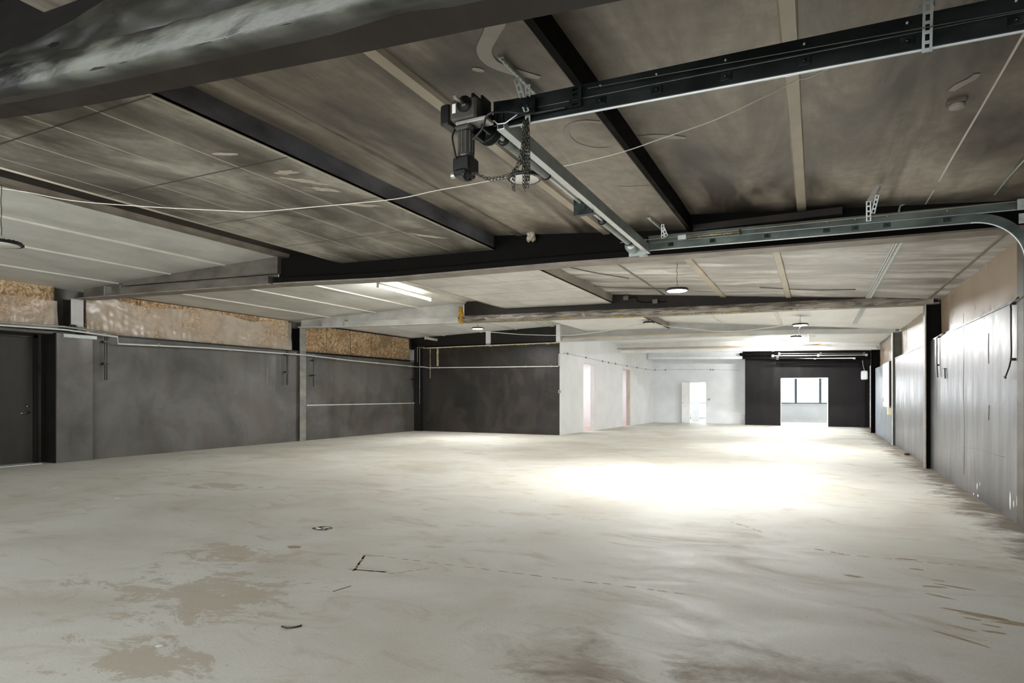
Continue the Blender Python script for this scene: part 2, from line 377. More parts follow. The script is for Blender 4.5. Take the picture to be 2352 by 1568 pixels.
def smoothpath(P, n=6):
    P = [Vector(p) for p in P]; out = []
    for i in range(len(P)-1):
        p0, p1, p2, p3 = P[max(i-1, 0)], P[i], P[i+1], P[min(i+2, len(P)-1)]
        for k in range(n):
            t = k/n; out.append(.5*((2*p1)+(p2-p0)*t+(2*p0-5*p1+4*p2-p3)*t*t+(-p0+3*p1-3*p2+p3)*t**3))
    return out+[P[-1]]
# ------------------------------------------------------------------ floor
struct(MB().box(-15, 4.5, -4.5, 31.4, -.3, 0).box(-7.35, 4.5, 31.4, 36, -.3, 0), 'floor', 'floor', 'worn pale concrete hall floor with brown stains')
# ------------------------------------------------------------------ left wall
XL, XR = -14.08, 1.97
w = MB()
w.box(-14.6, XL, 7.72, 13.9, 0, 2.72).box(-14.6, XL, -4.4, 5.75, 0, 2.72)
w.box(-14.6, XL-.02, 13.9, 19.75, 1.09, 2.70).box(-14.6, XL+.03, 13.9, 19.75, 0, 1.07).box(-14.6, -14.4, -4.4, 20.4, 2.7, 3.85)
w.box(-14.6, XL, 5.75, 7.06, 2.66, 2.72).box(-14.62, -14.52, 5.75, 7.05, 0, 2.72)
LW = struct(w, 'wall_left', 'wall_left', 'smoke-darkened grey painted lower wall')
struct(MB().box(-14.6, -13.96, 7.05, 7.74, 0, 2.68), 'wall_left', 'wall_left', 'grey painted pier beside the dark door recess')
struct(MB().box(-14.52, -14.0, 7.03, 7.05, 0, 2.68), 'trim_1', 'black_gloss', 'black return of the door recess')
# ledge strip on top of the lower wall and line at mid height
struct(MB().box(-14.4, XL+.05, -4.3, 19.7, 2.715, 2.745), 'trim_2', 'galv_dark', 'metal angle capping the lower left wall')
struct(MB().box(XL-.02, XL+.05, 14.0, 19.7, 1.07, 1.10), 'trim_3', 'zinc_bright', 'pale ledge at waist height on the left wall')
# door in the recess
D = tag(MB().bev(-14.52, -14.47, 5.85, 6.86, .01, 2.58, .004).build('door_1', 'door_black', None, (-14.5, 6.35, 0)), 'dark painted steel door with lever handle in the left recess', None, None, 'structure')
hb = MB().lathe([(.025, 0), (.025, .012), (.011, .013), (.011, .05)], (-14.47, 6.77, 1.04), 14, 'x').tube([(-14.42, 6.77, 1.04), (-14.42, 6.70, 1.038), (-14.425, 6.62, 1.03)], .011, 8).lathe([(.022, 0), (.022, .012)], (-14.47, 6.77, 1.17), 14, 'x')
hb.build('door_handle', 'chrome', D)
MB().box(-14.52, -14.44, 6.86, 6.93, 0, 2.64).box(-14.52, -14.44, 5.78, 5.85, 0, 2.64).box(-14.52, -14.44, 5.78, 6.93, 2.585, 2.65).build('door_frame', 'black_gloss', D)
struct(MB().box(-14.5, -14.1, 5.86, 6.85, 0, .012), 'trim_4', 'zinc_bright', 'worn metal door threshold')
# ------------------------------------------------------------------ wool insulation bands
def wool(y0, y1, z0, zl, label, x=-14.27):
    t = thing('insulation_batt', (x, (y0+y1)/2, z0), label, 'insulation', 'mineral wool in the upper left wall')
    n = max(1, round((y1-y0)/1.2)); dy = (y1-y0)/n
    for i in range(n):
        b = MB()
        def fn(u, v, i=i):
            yy = y0+dy*(i+.004+u*.992); zz = z0+(zl-z0)*v
            e = min(u, 1-u, .12)/.12
            return Vector((x-.008+.022*min(1, e)+.012*noise.noise(Vector((yy*5, zz*5, 3))), yy, zz))
        b.grid(fn, 16, 12)
        o = b.build('wool_panel', 'wool', t); o.data['open'] = 1
    for i in range(n+1):
        yy = y0+dy*i
        MB().box(x-.03, x-.004, yy-.012, yy+.012, z0, zl).build('stud', 'wool_dark', t)
    return t
wool(1.2, 7.15, 2.745, 3.66, 'brown mineral wool above the dark door, film over its lower part')
wool(7.75, 13.5, 2.745, 3.64, 'long brown mineral wool strip fully behind creased clear plastic')
wool(13.98, 19.62, 2.735, 3.60, 'bare brown mineral wool strip beside the far dark wall')
def film(y0, y1, z0, z1, label, x=-14.165, sag=.25, m='polythene'):
    b = MB()
    def fn(u, v):
        yy = y0+(y1-y0)*u; top = z1-sag*(1-abs(math.cos(math.pi*2*u)))*.5
        zz = z0+(top-z0)*v
        fold = .02*noise.noise(Vector((yy*2.2+zz*1.2, zz*3, 0)))+.018*abs(noise.noise(Vector((yy*7, zz*1.5, 5))))*(1-v)**2*2.2+.01*noise.noise(Vector((yy*12, zz*9, 1)))
        return Vector((x+fold+.03*(1-v)**3, yy, zz))
    b.grid(fn, 150, 26)
    o = single(b, 'plastic_sheet', m, label, 'plastic sheet', 'film over the upper left wall'); o.data['open'] = 1
    return o
film(1.2, 7.16, 2.75, 3.36, 'clear plastic film over the lower half of the wool above the dark door', sag=0)
film(7.72, 13.5, 2.75, 3.58, 'creased clear plastic sheet stretched over the middle wool strip')
# ------------------------------------------------------------------ right wall
w = MB()
w.box(XR, 2.4, -4.4, 19.9, 0, 2.43).box(2.15, 2.4, -4.4, 31.4, 2.4, 3.9)
struct(w, 'wall_right', 'wall_right', 'glossy streaked grey lower wall panels')
struct(MB().box(XR, 2.4, 19.9, 26.0, 0, 2.38), 'wall_right', 'wall_bluegrey', 'blue grey painted wall section beyond the cabinet')
struct(MB().box(XR+.18, 2.4, 26.0, 31.4, 0, 2.5), 'wall_right', 'black_gloss', 'black wall around the far sectional door')
struct(MB().box(XR-.01, 2.16, 8.35, 13.8, 2.425, 2.455).box(XR-.01, 2.16, 14.15, 19.8, 2.395, 2.42), 'trim_5', 'galv_dark', 'metal angle capping the lower right wall')
def rfilm(y0, y1, z0, z1, label):
    b = MB()
    def fn(u, v):
        yy = y0+(y1-y0)*u; zz = z0+(z1-z0)*v
        fold = .012*noise.noise(Vector((yy*1.5, zz*1.2, 7)))+.035*max(0, noise.noise(Vector((yy*5, 2, 9)))) * max(0, 1-v*5)+.02*max(0, noise.noise(Vector((yy*6, 4, 2))))*max(0, v*6-5)
        return Vector((2.12-fold, yy, zz))
    b.grid(fn, 130, 30); o = single(b, 'plastic_sheet', 'film_tan', label, 'plastic sheet', 'tan film over the upper right wall'); o.data['open'] = 1
rfilm(8.35, 13.85, 2.45, 3.24, 'smoke-tanned glossy film over the upper right wall, nearest bay')
rfilm(14.15, 19.85, 2.42, 3.22, 'smoke-tanned film on the right wall between the black column and the grey one')
rfilm(20.15, 26.0, 2.4, 3.2, 'pale tan film on the right wall above the white cabinet')
# expanding foam bead by black column
b = MB()
for i in range(46):
    z = .1+2.2*i/46
    if random.random() < .25: continue
    b.lathe([(.002, -.03), (random.uniform(.012, .03), -.01), (random.uniform(.012, .03), .012), (.002, .03)], (XR-.012, 14.17+random.uniform(-.01, .02), z), 7)
b.tube([(XR+.004, 14.17, .08), (XR+.004, 14.17, 2.35)], .014, 6)
single(b, 'foam_bead', 'black_gloss', 'lumpy blackened foam bead on the right wall edge behind the black column', 'foam')
# ------------------------------------------------------------------ frames (portal beams)
def frameY(Yl, Yr): return lambda X: Yl+(Yr-Yl)*(X+14)/16
def onF(px, py, Yl, Yr, off=0):
    r = ray(px, py); k = (Yr-Yl)/16; t = (Yl+14*k+off)/(r.y-k*r.x); return Vector((0, 0, H))+r*t
def interp(P, x):
    P = sorted(P)
    if x <= P[0][0]: return P[0][1]
    for (a, b), (c, d) in zip(P, P[1:]):
        if x <= c: return b+(d-b)*(x-a)/(c-a)
    return P[-1][1]
def sweepX(mb, xs, Yf, zf, prof, smooth=False):
    """sweep a closed (dy,dz) profile along X"""
    n = len(prof); vs = []; fs = []
    for X in xs:
        for dy, dz in prof: vs.append(Vector((X, Yf(X)+dy, zf(X)+dz)))
    for i in range(len(xs)-1):
        for k in range(n): fs.append((i*n+k, i*n+(k+1) % n, (i+1)*n+(k+1) % n, (i+1)*n+k))
    fs += [tuple(range(n-1, -1, -1)), tuple((len(xs)-1)*n+k for k in range(n))]
    return mb.add(vs, fs, smooth)
def arange(a, b, n): return [a+(b-a)*i/n for i in range(n+1)]
FR = {}
def frame(i, Yl, Yr, pts, hw=.14):
    Z = [(onF(px, py, Yl, Yr, -hw).x, onF(px, py, Yl, Yr, -hw).z) for px, py in pts]
    Yf = frameY(Yl, Yr); zf = lambda X: interp(Z, X); FR[i] = (Yf, zf, hw); return Yf, zf
ZTOP = 3.98
def webprof(zf, dy=.012): return None
def ibeam(i, x0, x1, name, label, cat, web_m, flange_m, top_m=None, group=None, n=24):
    Yf, zf, hw = FR[i]; xs = arange(x0, x1, n)
    t = thing(name, ((x0+x1)/2, Yf((x0+x1)/2), zf((x0+x1)/2)), label, cat, group)
    vs = []; fs = []
    wb = MB()
    for X in xs:
        z0 = zf(X)+.02
        for dy, z in ((-.012, z0), (.012, z0), (.012, max(z0+.3, ZTOP)), (-.012, max(z0+.3, ZTOP))): vs.append(Vector((X, Yf(X)+dy, z)))
    for k in range(len(xs)-1):
        for q in range(4): fs.append((k*4+q, k*4+(q+1) % 4, (k+1)*4+(q+1) % 4, (k+1)*4+q))
    fs += [(3, 2, 1, 0), tuple((len(xs)-1)*4+q for q in range(4))]
    wb.add(vs, fs); wb.build('web', web_m, t)
    sweepX(MB(), xs, Yf, zf, [(-hw, 0), (hw, 0), (hw, .02), (-hw, .02)]).build('bottom_flange', flange_m, t)
    return t
# frame 1, nearest
frame(1, 2.1, 2.1, [(-900, 365), (0, 210), (400, 117), (700, 46), (900, -5), (1100, -53), (1500, -150)], .15)
t = ibeam(1, -14.2, 2.1, 'steel_roof_beam', 'near roof beam crossing the top left corner, dark with a foil-wrapped edge', 'beam', 'steel_black', 'steel_brown', group='roof beams')
Yf, zf, hw = FR[1]
b = MB(); xs = arange(-14.1, .2, 220)
vs = []; n = 9; fs = []
for X in xs:
    for k in range(n):
        a = k/(n-1); dz = .0+.15*a; dy = -.15-.025*math.sin(a*math.pi)+.018*noise.noise(Vector((X*2.5, a*2, 0)))+.012*noise.noise(Vector((X*7, a*5, 4)))
        vs.append(Vector((X, Yf(X)+dy, zf(X)+dz-.006)))
    vs.append(Vector((X, Yf(X)-.02, zf(X)+.15))); vs.append(Vector((X, Yf(X)-.02, zf(X)-.0)))
n += 2
for i in range(len(xs)-1):
    for k in range(n): fs.append((i*n+k, i*n+(k+1) % n, (i+1)*n+(k+1) % n, (i+1)*n+k))
b.add(vs, fs, True); b.build('foil_casing', 'wrap_near', t)
b = MB()
def fn(u, v):
    X = -14+13*u; z = zf(X)+.16+(3.62-zf(X)-.16)*v
    return Vector((X, Yf(X)-.04-.05*noise.noise(Vector((X*1.3, v*1.4, 2)))-.02*noise.noise(Vector((X*4, v*4, 6))), z))
b.grid(fn, 200, 16); o = b.build('upper_film', mat('dark_smoky_film', '0d0e0c', '252622', 1.8, (1, 1, 2), rough=.25, rough2=.4, bmp=.3, bscale=4, bd=.02), t); o.data['open'] = 1
o['label'] = 'dark crinkled film over the beam web'
# frame 2
frame(2, 7.6, 8.28, [(175, 686), (339, 673), (652, 651), (885, 640), (1280, 606), (1554, 586), (2225, 532), (2352, 521)], .15)
t = ibeam(2, -14.0, -8.55, 'steel_roof_beam', 'second roof beam, grey boarded left length ending in a square step', 'beam', 'wrap_grey', 'steel_flange', group='roof beams')
Yf, zf, hw = FR[2]
sweepX(MB(), arange(-12.6, -8.6, 10), Yf, zf, [(-.16, .021), (-.16, .15), (-.02, .16), (-.02, .021)]).build('lower_casing', 'wrap_grey', t)
sweepX(MB(), arange(-12.6, -8.45, 10), Yf, lambda X: zf(X)+.0, [(-.10, .20), (-.09, .5), (-.013, .5), (-.013, .2)]).build('upper_casing', 'wrap_grey', t)
for X in (-13.1, -12.6):
    MB().box(X-.012, X+.012, Yf(X)-.15, Yf(X)-.014, zf(X)+.021, zf(X)+.22).build('stiffener', 'steel_grey', t)
t = ibeam(2, -8.5, 2.1, 'steel_roof_beam', 'second roof beam, soot-black length running right under the door tracks', 'beam', 'steel_black', 'steel_flange', group='roof beams')
sweepX(MB(), arange(-8.5, 2.08, 40), Yf, zf, [(-.15, .021), (-.155, .1), (-.14, .125), (-.013, .14), (-.013, .021)]).build('lower_casing', 'steel_black', t)
MB().box(-1.40, .28, 8.02, 8.12, 3.50, 3.58).build('web_channel', 'steel_brown', t)
sweepX(MB(), arange(-8.48, 2.05, 30), Yf, zf, [(-.165, -.004), (-.165, .02), (-.14, .02), (-.14, -.004)]).build('flange_edge', 'steel_flange', t)
# frame 3
frame(3, 13.75, 14.05, [(675, 752), (830, 749), (1000, 743), (1076, 739), (1400, 727), (1549, 722), (1846, 709), (2100, 699), (2140, 697)], .15)
t = ibeam(3, -14.0, -8.35, 'steel_roof_beam', 'third roof beam, pale grey left length ending at the yellow foam', 'beam', 'wrap_pale', 'grey_beam', group='roof beams')
Yf, zf, hw = FR[3]
sweepX(MB(), arange(-12.2, -8.4, 10), Yf, zf, [(-.16, .021), (-.16, .15), (-.02, .16), (-.02, .021)]).build('lower_casing', 'wrap_pale', t)
for X in (-13.2, -12.2):
    MB().box(X-.012, X+.012, Yf(X)-.15, Yf(X)-.014, zf(X)+.021, zf(X)+.2).build('stiffener', 'steel_grey', t)
b = MB()
for k in range(26):
    z = zf(-8.3)-.02+.42*k/26; b.lathe([(.004, -.03), (random.uniform(.03, .06), -.008), (random.uniform(.03, .055), .012), (.004, .03)], (-8.32+random.uniform(-.03, .03), Yf(-8.3)-.15+random.uniform(-.02, .02), z), 8)
single(b, 'foam_lump', mat('ochre_foam', '8f6a14', 'c99a2c', 25, rough=.75, bmp=.4), 'drip of yellow ochre foam down the third roof beam', 'foam')
t = ibeam(3, -8.3, 2.1, 'steel_roof_beam', 'third roof beam, length wrapped in folded smoky film up to the black column', 'beam', 'steel_brown', 'steel_flange', group='roof beams')
b = MB(); xs = arange(-8.3, 2.0, 320); n = 10; vs = []; fs = []
for X in xs:
    g = max(0, noise.noise(Vector((X*1.6, 0, 3))))*.05
    for k in range(n):
        a = k/(n-1)
        vs.append(Vector((X, Yf(X)-.15-.03*math.sin(a*math.pi)-g*math.sin(a*math.pi*.9)-.022*noise.noise(Vector((X*5, a*2.5, 1))), zf(X)-.006+.17*a)))
    vs.append(Vector((X, Yf(X)-.02, zf(X)+.17))); vs.append(Vector((X, Yf(X)-.02, zf(X))))
n += 2
for i in range(len(xs)-1):
    for k in range(n): fs.append((i*n+k, i*n+(k+1) % n, (i+1)*n+(k+1) % n, (i+1)*n+k))
b.add(vs, fs, True); b.build('folded_film', 'film_brown', t)
b = MB(); 
for k in range(150):
    X = random.choice([random.uniform(-4.3, -1.2), random.uniform(-4.3, -1.2), random.uniform(-8, 2)])
    b.lathe([(.003, -.012), (random.uniform(.012, .03), 0), (.003, .012)], (X, Yf(X)-.15, zf(X)-.008), 6)
b.build('foam_drips', mat('mustard_foam', '9a7a20', 'c4a040', 25, rough=.75, bmp=.4), t)
# frame 4
frame(4, 20.0, 20.1, [(955, 797), (1290, 784), (1756, 768), (2057, 763)], .14)
t = ibeam(4, -14.1, -8.0, 'steel_roof_beam', 'fourth roof beam, soot-black length above the far dark wall', 'beam', 'steel_black', 'steel_black', group='roof beams')
t = ibeam(4, -7.98, 2.1, 'steel_roof_beam', 'fourth roof beam, pale grey length from the white partition to the right wall', 'beam', 'grey_beam', 'grey_beam', group='roof beams')
Yf, zf, hw = FR[4]
sweepX(MB(), arange(-7.95, 2.0, 10), Yf, zf, [(-.145, .021), (-.145, .13), (-.02, .14), (-.02, .021)]).build('lower_casing', 'grey_beam', t)
sweepX(MB(), arange(-7.95, -1.8, 10), Yf, zf, [(-.155, .10), (-.155, .14), (-.146, .14), (-.146, .1)]).build('edge_strip', 'tan', t)
# frame 5
frame(5, 26.0, 26.0, [(1405, 811), (1700, 806), (2015, 802)], .14)
t = ibeam(5, -7.62, 2.1, 'steel_roof_beam', 'fifth roof beam, white with a tan pipe along its face', 'beam', 'white_beam', 'white_beam', group='roof beams')
Yf, zf, hw = FR[5]
sweepX(MB(), arange(-7.6, 2.0, 10), Yf, zf, [(-.145, .021), (-.145, .12), (-.02, .14), (-.02, .021)]).build('lower_casing', 'white_beam', t)
p0, p1 = onY(1405, 801, 25.84), onY(1880, 791, 25.84)
t = thing('conduit_pipe', ((p0.x+p1.x)/2, 25.84, p1.z), 'straight tan pipe with an orange end cap along the white fifth beam', 'pipe')
MB().tube([p0, p1], .022, 8).build('pipe', 'tan', t)
MB().box(p1.x, p1.x+.09, 25.78, 25.87, p1.z-.04, p1.z+.04).build('end_cap', 'orange', t)
# frame 6 over the far end
frame(6, 30.2, 30.2, [(1486, 825), (1703, 824), (2000, 824)], .14)
t = ibeam(6, -7.45, -3.05, 'steel_roof_beam', 'sixth roof beam, cool white length in front of the far white wall', 'beam', 'bluewhite_beam', 'bluewhite_beam', group='roof beams')
Yf, zf, hw = FR[6]
sweepX(MB(), arange(-7.4, -3.06, 4), Yf, zf, [(-.145, .021), (-.145, .12), (-.02, .14), (-.02, .021)]).build('lower_casing', 'bluewhite_beam', t)
t = ibeam(6, -3.04, 2.1, 'steel_roof_beam', 'sixth roof beam, charred black length above the far black wall', 'beam', 'steel_black', 'steel_black', group='roof beams')
b = MB()
for k in range(30):
    X = -3.1+1.6*k/30; b.lathe([(.01, -.07), (random.uniform(.05, .1), -.02), (random.uniform(.05, .1), .03), (.01, .08)], (X, Yf(X)-.16, zf(X)+.2), 8)
b.build('charred_wrap', 'steel_black', t)
# ------------------------------------------------------------------ ceilings
def zc_left(X): return 3.66+(3.84-3.66)*(X+14.25)/6.05
def ceiling(x0, x1, zfun, Ya, Yb, m, label, amp=.012, sub=.12, name='ceiling'):
    b = MB(); nx = max(2, int((x1-x0)/sub)); ny = max(2, int(5.6/sub))
    def fn(u, v):
        X = x0+(x1-x0)*u; y0, y1 = Ya(X), Yb(X); Y = y0+(y1-y0)*v
        e = min(1, min(v, 1-v)*8)
        return Vector((X, Y, zfun(X)+amp*e*noise.noise(Vector((X*1.1, Y*.7, 3)))+amp*.5*e*noise.noise(Vector((X*3.2, Y*1.3, 8)))))
    b.grid(fn, nx, ny); o = struct(b, name, m, label); o.data['open'] = 1
    return o
c1 = lambda X: 2.1; 
f2 = FR[2][0]; f3 = FR[3][0]; f4 = FR[4][0]
BAYS = [(lambda X: -4.4, lambda X: 2.1), (lambda X: 2.1, f2), (f2, f3), (f3, f4), (f4, lambda X: 26.0), (lambda X: 26.0, lambda X: 31.5)]
zr1 = lambda X: 3.74+(3.47-3.74)*(X+1.43)/3.58
zm1 = lambda X: 3.77+(3.55-3.77)*(X+4.28)/2.81
zr = lambda X: 3.77+(3.22-3.77)*(X+4.28)/6.4
for i, (a, bq) in enumerate(BAYS):
    nm = ['behind the near beam', 'nearest bay', 'second bay', 'third bay', 'fourth bay', 'far bay'][i]
    if i < 4:
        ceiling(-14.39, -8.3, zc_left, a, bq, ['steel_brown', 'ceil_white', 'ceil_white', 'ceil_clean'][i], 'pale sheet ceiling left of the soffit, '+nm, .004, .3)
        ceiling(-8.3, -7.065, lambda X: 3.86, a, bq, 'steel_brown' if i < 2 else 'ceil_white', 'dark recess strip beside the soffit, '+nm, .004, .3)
    if i < 2:
        ceiling(-4.278, -1.478, zm1, a, bq, 'ceil_brown', 'smoke-browned ceiling between soffit and plate beam, '+nm, .02)
        ceiling(-1.453, 2.14, zr1, a, bq, 'ceil_brown', 'smoke-browned ceiling over the door tracks, '+nm, .02)
    elif i < 4:
        ceiling(-4.278, 2.14, zr, a, bq, ['', '', 'ceil_grey', 'ceil_clean'][i], 'greyed ceiling right of the soffit, '+nm, .022)
    else:
        ceiling(-7.95, 2.14, (lambda X: 3.62-.30*max(0, (X+4)/6)), a, bq, 'ceil_clean', 'pale ceiling, '+nm, .004, .3)
# roof deck over everything (keeps daylight out)
struct(MB().box(-15, 3, -4.6, 31.6, 4.0, 4.1), 'ceiling', 'steel_brown', 'roof deck above the ceiling sheets')
# soffit boxes
SB = [(lambda X: 2.25, lambda X: f2(X)-.02, 'soffit', 'fascia', 'fascia_dark'), (lambda X: f2(X)+.02, lambda X: f3(X)-.02, 'soffit_mid', 'fascia_mid', ''), (lambda X: f3(X)+.02, lambda X: f4(X)-.02, 'ceil_clean', 'fascia_mid', '')]
SL = ['nearest long boxed soffit, smoke-stained underside with dark joints', 'second long boxed soffit, pale grey tiled underside past the black beam', 'third boxed soffit, off-white underside before the far dark wall']
for (a, c, m1, m2, _), lb in zip(SB, SL):
    x0, x1, z0, z1 = -7.06, -4.28, 3.605, 3.56
    t = thing('boxed_soffit', (-5.6, (a(-5)+c(-5))/2, z1), lb, 'soffit', 'boxed soffits under the ridge')
    MB().hexa([(x0, a(x0), z0), (x1, a(x1), z1), (x1, c(x1), z1), (x0, c(x0), z0), (x0, a(x0), z0+.03), (x1, a(x1), z1+.03), (x1, c(x1), z1+.03), (x0, c(x0), z0+.03)]).build('soffit_panel', m1, t)
    MB().hexa([(x1-.02, a(x1), z1+.031), (x1, a(x1), z1+.001), (x1, c(x1), z1+.001), (x1-.02, c(x1), z1+.031), (x1-.02, a(x1), 3.9), (x1, a(x1), 3.9), (x1, c(x1), 3.9), (x1-.02, c(x1), 3.9)]).build('side_fascia', m2, t)
    MB().box(x0, x0+.02, a(x0), c(x0), z0+.031, 3.9).build('rear_fascia', m2, t)
    MB().tube([(x0-.01, a(x0), z0), (x0-.01, c(x0), z0)], .016, 6).tube([(x1+.004, a(x1), z1), (x1+.004, c(x1), z1)], .007, 6).build('corner_bead', 'rib_brown', t)
# capping strips / purlins
def strip(X, w, h, z, a, c, m, label, name='capping_strip', grp='capping strips on the ceiling', cat='ceiling strip'):
    b = MB(); y0, y1 = a(X)+.03, c(X)-.03
    prof = [(-w/2, 0, 0), (-w/2+w*.12, 0, -h), (w/2-w*.12, 0, -h), (w/2, 0, 0), (w/2, 0, .02), (-w/2, 0, .02)]
    b.extrude(prof, (X, y0, z), (X, y1, z)); return single(b, name, m, label, cat, grp)
order = ['nearest the soffit', 'second from the soffit', 'third from the soffit']
for j, X in enumerate((-9.75, -11.2, -12.85)):
    for i in (1, 2, 3):
        strip(X, .07, .022, zc_left(X)+.0, BAYS[i][0], BAYS[i][1], 'rib_white', 'white strip on the left pale ceiling, %s, %s' % (order[j], ['', 'nearest bay', 'second bay', 'third bay'][i]))
for i in (1, 2, 3):
    bn = ['', 'nearest bay', 'second bay', 'third bay'][i]
    strip(-8.33, .22, .05, 3.86, BAYS[i][0], BAYS[i][1], 'rib_dull' if i == 1 else 'rib_white', 'wide %s purlin strip left of the soffit recess, %s' % ('sooty' if i == 1 else 'pale', bn), 'purlin', None, 'purlin')
strip(-3.86, .10, .02, zm1(-3.86), BAYS[1][0], BAYS[1][1], 'rib_dull', 'flat brown strip on the ceiling beside the nearest soffit')
strip(-2.56, .12, .035, zm1(-2.56), BAYS[1][0], BAYS[1][1], 'rib_brown', 'light tan strip on the brown ceiling running behind the door motor')
strip(-.145, .11, .018, zr1(-.145), BAYS[1][0], BAYS[1][1], 'rib_brown', 'flat tan strip right of the black plate beam, crossing above the tracks')
strip(1.11, .014, .006, zr1(1.11), BAYS[1][0], BAYS[1][1], 'cord_white', 'thin pale joint line on the ceiling by the smoke detector')
strip(-3.05, .05, .015, zr(-3.05), BAYS[2][0], BAYS[2][1], 'rib_dull', 'thin strip on the second bay ceiling beside the soffit')
strip(-1.8, .14, .03, zr(-1.8), BAYS[2][0], BAYS[2][1], 'rib_brown', 'tan strip on the second bay ceiling just right of the lit round lamp')
strip(-.5, .12, .03, zr(-.5), BAYS[2][0], BAYS[2][1], 'rib_brown', 'tan strip in the middle of the second bay ceiling')
strip(1.93, .05, .015, zr(1.93), BAYS[2][0], BAYS[2][1], 'rib_dull', 'joint strip along the second bay ceiling edge above the tan film')
for X in (-2.6, -.9): strip(X, .1, .02, zr(X), BAYS[3][0], BAYS[3][1], 'rib_white', 'pale strip on the third bay ceiling, %s' % ('nearer the soffit' if X < -2 else 'in line with the hanging lit lamp'))
strip(-.2, .05, .02, 3.43, BAYS[4][0], BAYS[4][1], 'rib_white', 'pale strip on the fourth bay ceiling')
# black plate beam
b = MB(); b.box(-1.475, -1.455, 2.25, 8.1, 3.53, 3.79).box(-1.475, -1.425, 2.25, 8.1, 3.515, 3.53)
t = thing('purlin_beam', (-1.45, 5.2, 3.515), 'black steel purlin running lengthwise over the door tracks', 'beam')
b.build('web', 'steel_black', t)
b = MB().box(-1.60, -1.48, 2.7, 2.95, 3.5, 3.515).box(-1.60, -1.59, 2.7, 2.95, 3.515, 3.58).box(-1.60, -1.48, 2.7, 2.71, 3.515, 3.6)
b.build('bracket', 'rib_dull', t)
MB().tube([(-1.48, y/10, 3.517) for y in range(24, 81)], .006, 5).build('lit_edge', 'rib_dull', t)  # paler tube stands in for light caught along the purlin's lower edge
# ------------------------------------------------------------------ columns
def column(X0, X1, Y, zt, z0, label, m_f, m_w, side):
    t = thing('steel_column', ((X0+X1)/2, Y, z0), label, 'column', 'wall columns')
    if side < 0: a, c = X1, X0   # flange faces +X at X1
    else: a, c = X0, X1
    s = -1 if side < 0 else 1
    MB().box(a, a+s*.018, Y-.12, Y+.12, z0, zt).build('flange', m_f, t)
    MB().box(a+s*.0185, c-s*.0185, Y-.01, Y+.01, z0, zt).build('web', m_w, t)
    MB().box(c-s*.018, c, Y-.12, Y+.12, z0, zt).build('rear_flange', m_w, t)
    return t
Y2 = f2(-14); Y3 = f3(-14)
column(-14.33, -14.02, 7.47, FR[2][1](-14)-.005, 2.75, 'light grey column top above the pier on the left wall', 'grey_beam', 'steel_brown', -1)  # web coloured dark to stand in for the shadow beside the flange
column(-14.30, -13.99, 13.80, FR[3][1](-14)-.005, 0, 'full-height grey column on the left wall beside the third beam', 'steel_grey', 'steel_black', -1)
column(1.952, 2.14, 8.22, FR[2][1](2)-.005, 0, 'brown grey column cut by the right edge of the picture', 'wrap_grey', 'wrap_grey', 1)
column(1.87, 2.14, 14.02, FR[3][1](2)-.005, 0, 'tall black column on the right wall between glossy panels', 'steel_grey', 'steel_black', 1)
column(1.915, 2.14, 20.02, FR[4][1](2)-.005, 0, 'pale column on the right wall in front of the white cabinet', 'grey_beam', 'wrap_grey', 1)
column(1.84, 2.14, 26.15, FR[5][1](2)-.005, 0, 'black sooty post on the right wall before the far sectional door', 'steel_black', 'steel_black', 1)
# small boxes by the left column
for (x, y), lb, m in (((170, 742), 'small brown junction box on the ledge in front of the left column', 'steel_brown'), ((190, 748), 'small grey junction box right of the brown one on the left ledge', 'steel_grey')):
    q = onX(x, y, -13.97)
    single(MB().bev(q.x-.05, q.x, q.y-.09, q.y+.05, 2.746, 2.88 if m == 'steel_brown' else 2.85, .006), 'junction_box', m, lb, 'box', 'junction boxes on the left ledge')
q = onX(182, 769, -13.94)
single(MB().box(-13.96, -13.93, q.y-.3, q.y+.35, 2.60, 2.67), 'metal_plate', 'galv', 'flat grey metal strip on top of the pier under the white pipe', 'plate')
# ------------------------------------------------------------------ dark cross wall, partition, far walls
b = MB().box(-14.1, -7.99, 19.78, 19.93, 0, 3.24)
struct(b, 'wall_back', 'wall_black', 'stained black gloss wall across the left of the hall')
struct(MB().box(-14.6, -7.99, 19.93, 20.0, 3.2, 3.95), 'wall_back', 'black_gloss', 'black soot-covered wall above the cross wall')
b = MB()
for k in range(230):
    X = -13.7+5.7*k/229; h = .018+.035*abs(noise.noise(Vector((X*3.5, 0, 0))))+.012*random.random()
    b.lathe([(.004, -h), (random.uniform(.012, .024), -h*.3), (.012, .01)], (X, 19.765, 3.235), 6)
b.tube([(-13.72, 19.77, 3.238), (-8.0, 19.77, 3.238)], .012, 6)
single(b, 'foam_bead', 'foam_pale', 'ragged cream foam line along the top of the dark cross wall', 'foam')
for (xa, ya, yb, w_, lb) in ((988, 800, 868, .012, 'thin cream drip line down the dark cross wall near its left corner'), (1005, 800, 840, .045, 'wider speckled cream patch on the dark cross wall, right of the thin drip')):
    b = MB(); n = 60 if w_ < .02 else 150
    for k in range(n):
        q = onY(xa, ya+(yb-ya)*random.random(), 19.775); b.lathe([(.012, -.003), (.012, .004)], (q.x+random.uniform(-w_, w_), 19.776, q.z), 5, 'y')
    q0 = onY(xa, ya, 19.779); q1 = onY(xa, yb, 19.779); b.bar(q0, q1, w_*1.2, .003, (0, 1, 0))
    single(b, 'foam_splatter', 'foam_pale', lb, 'foam', None)
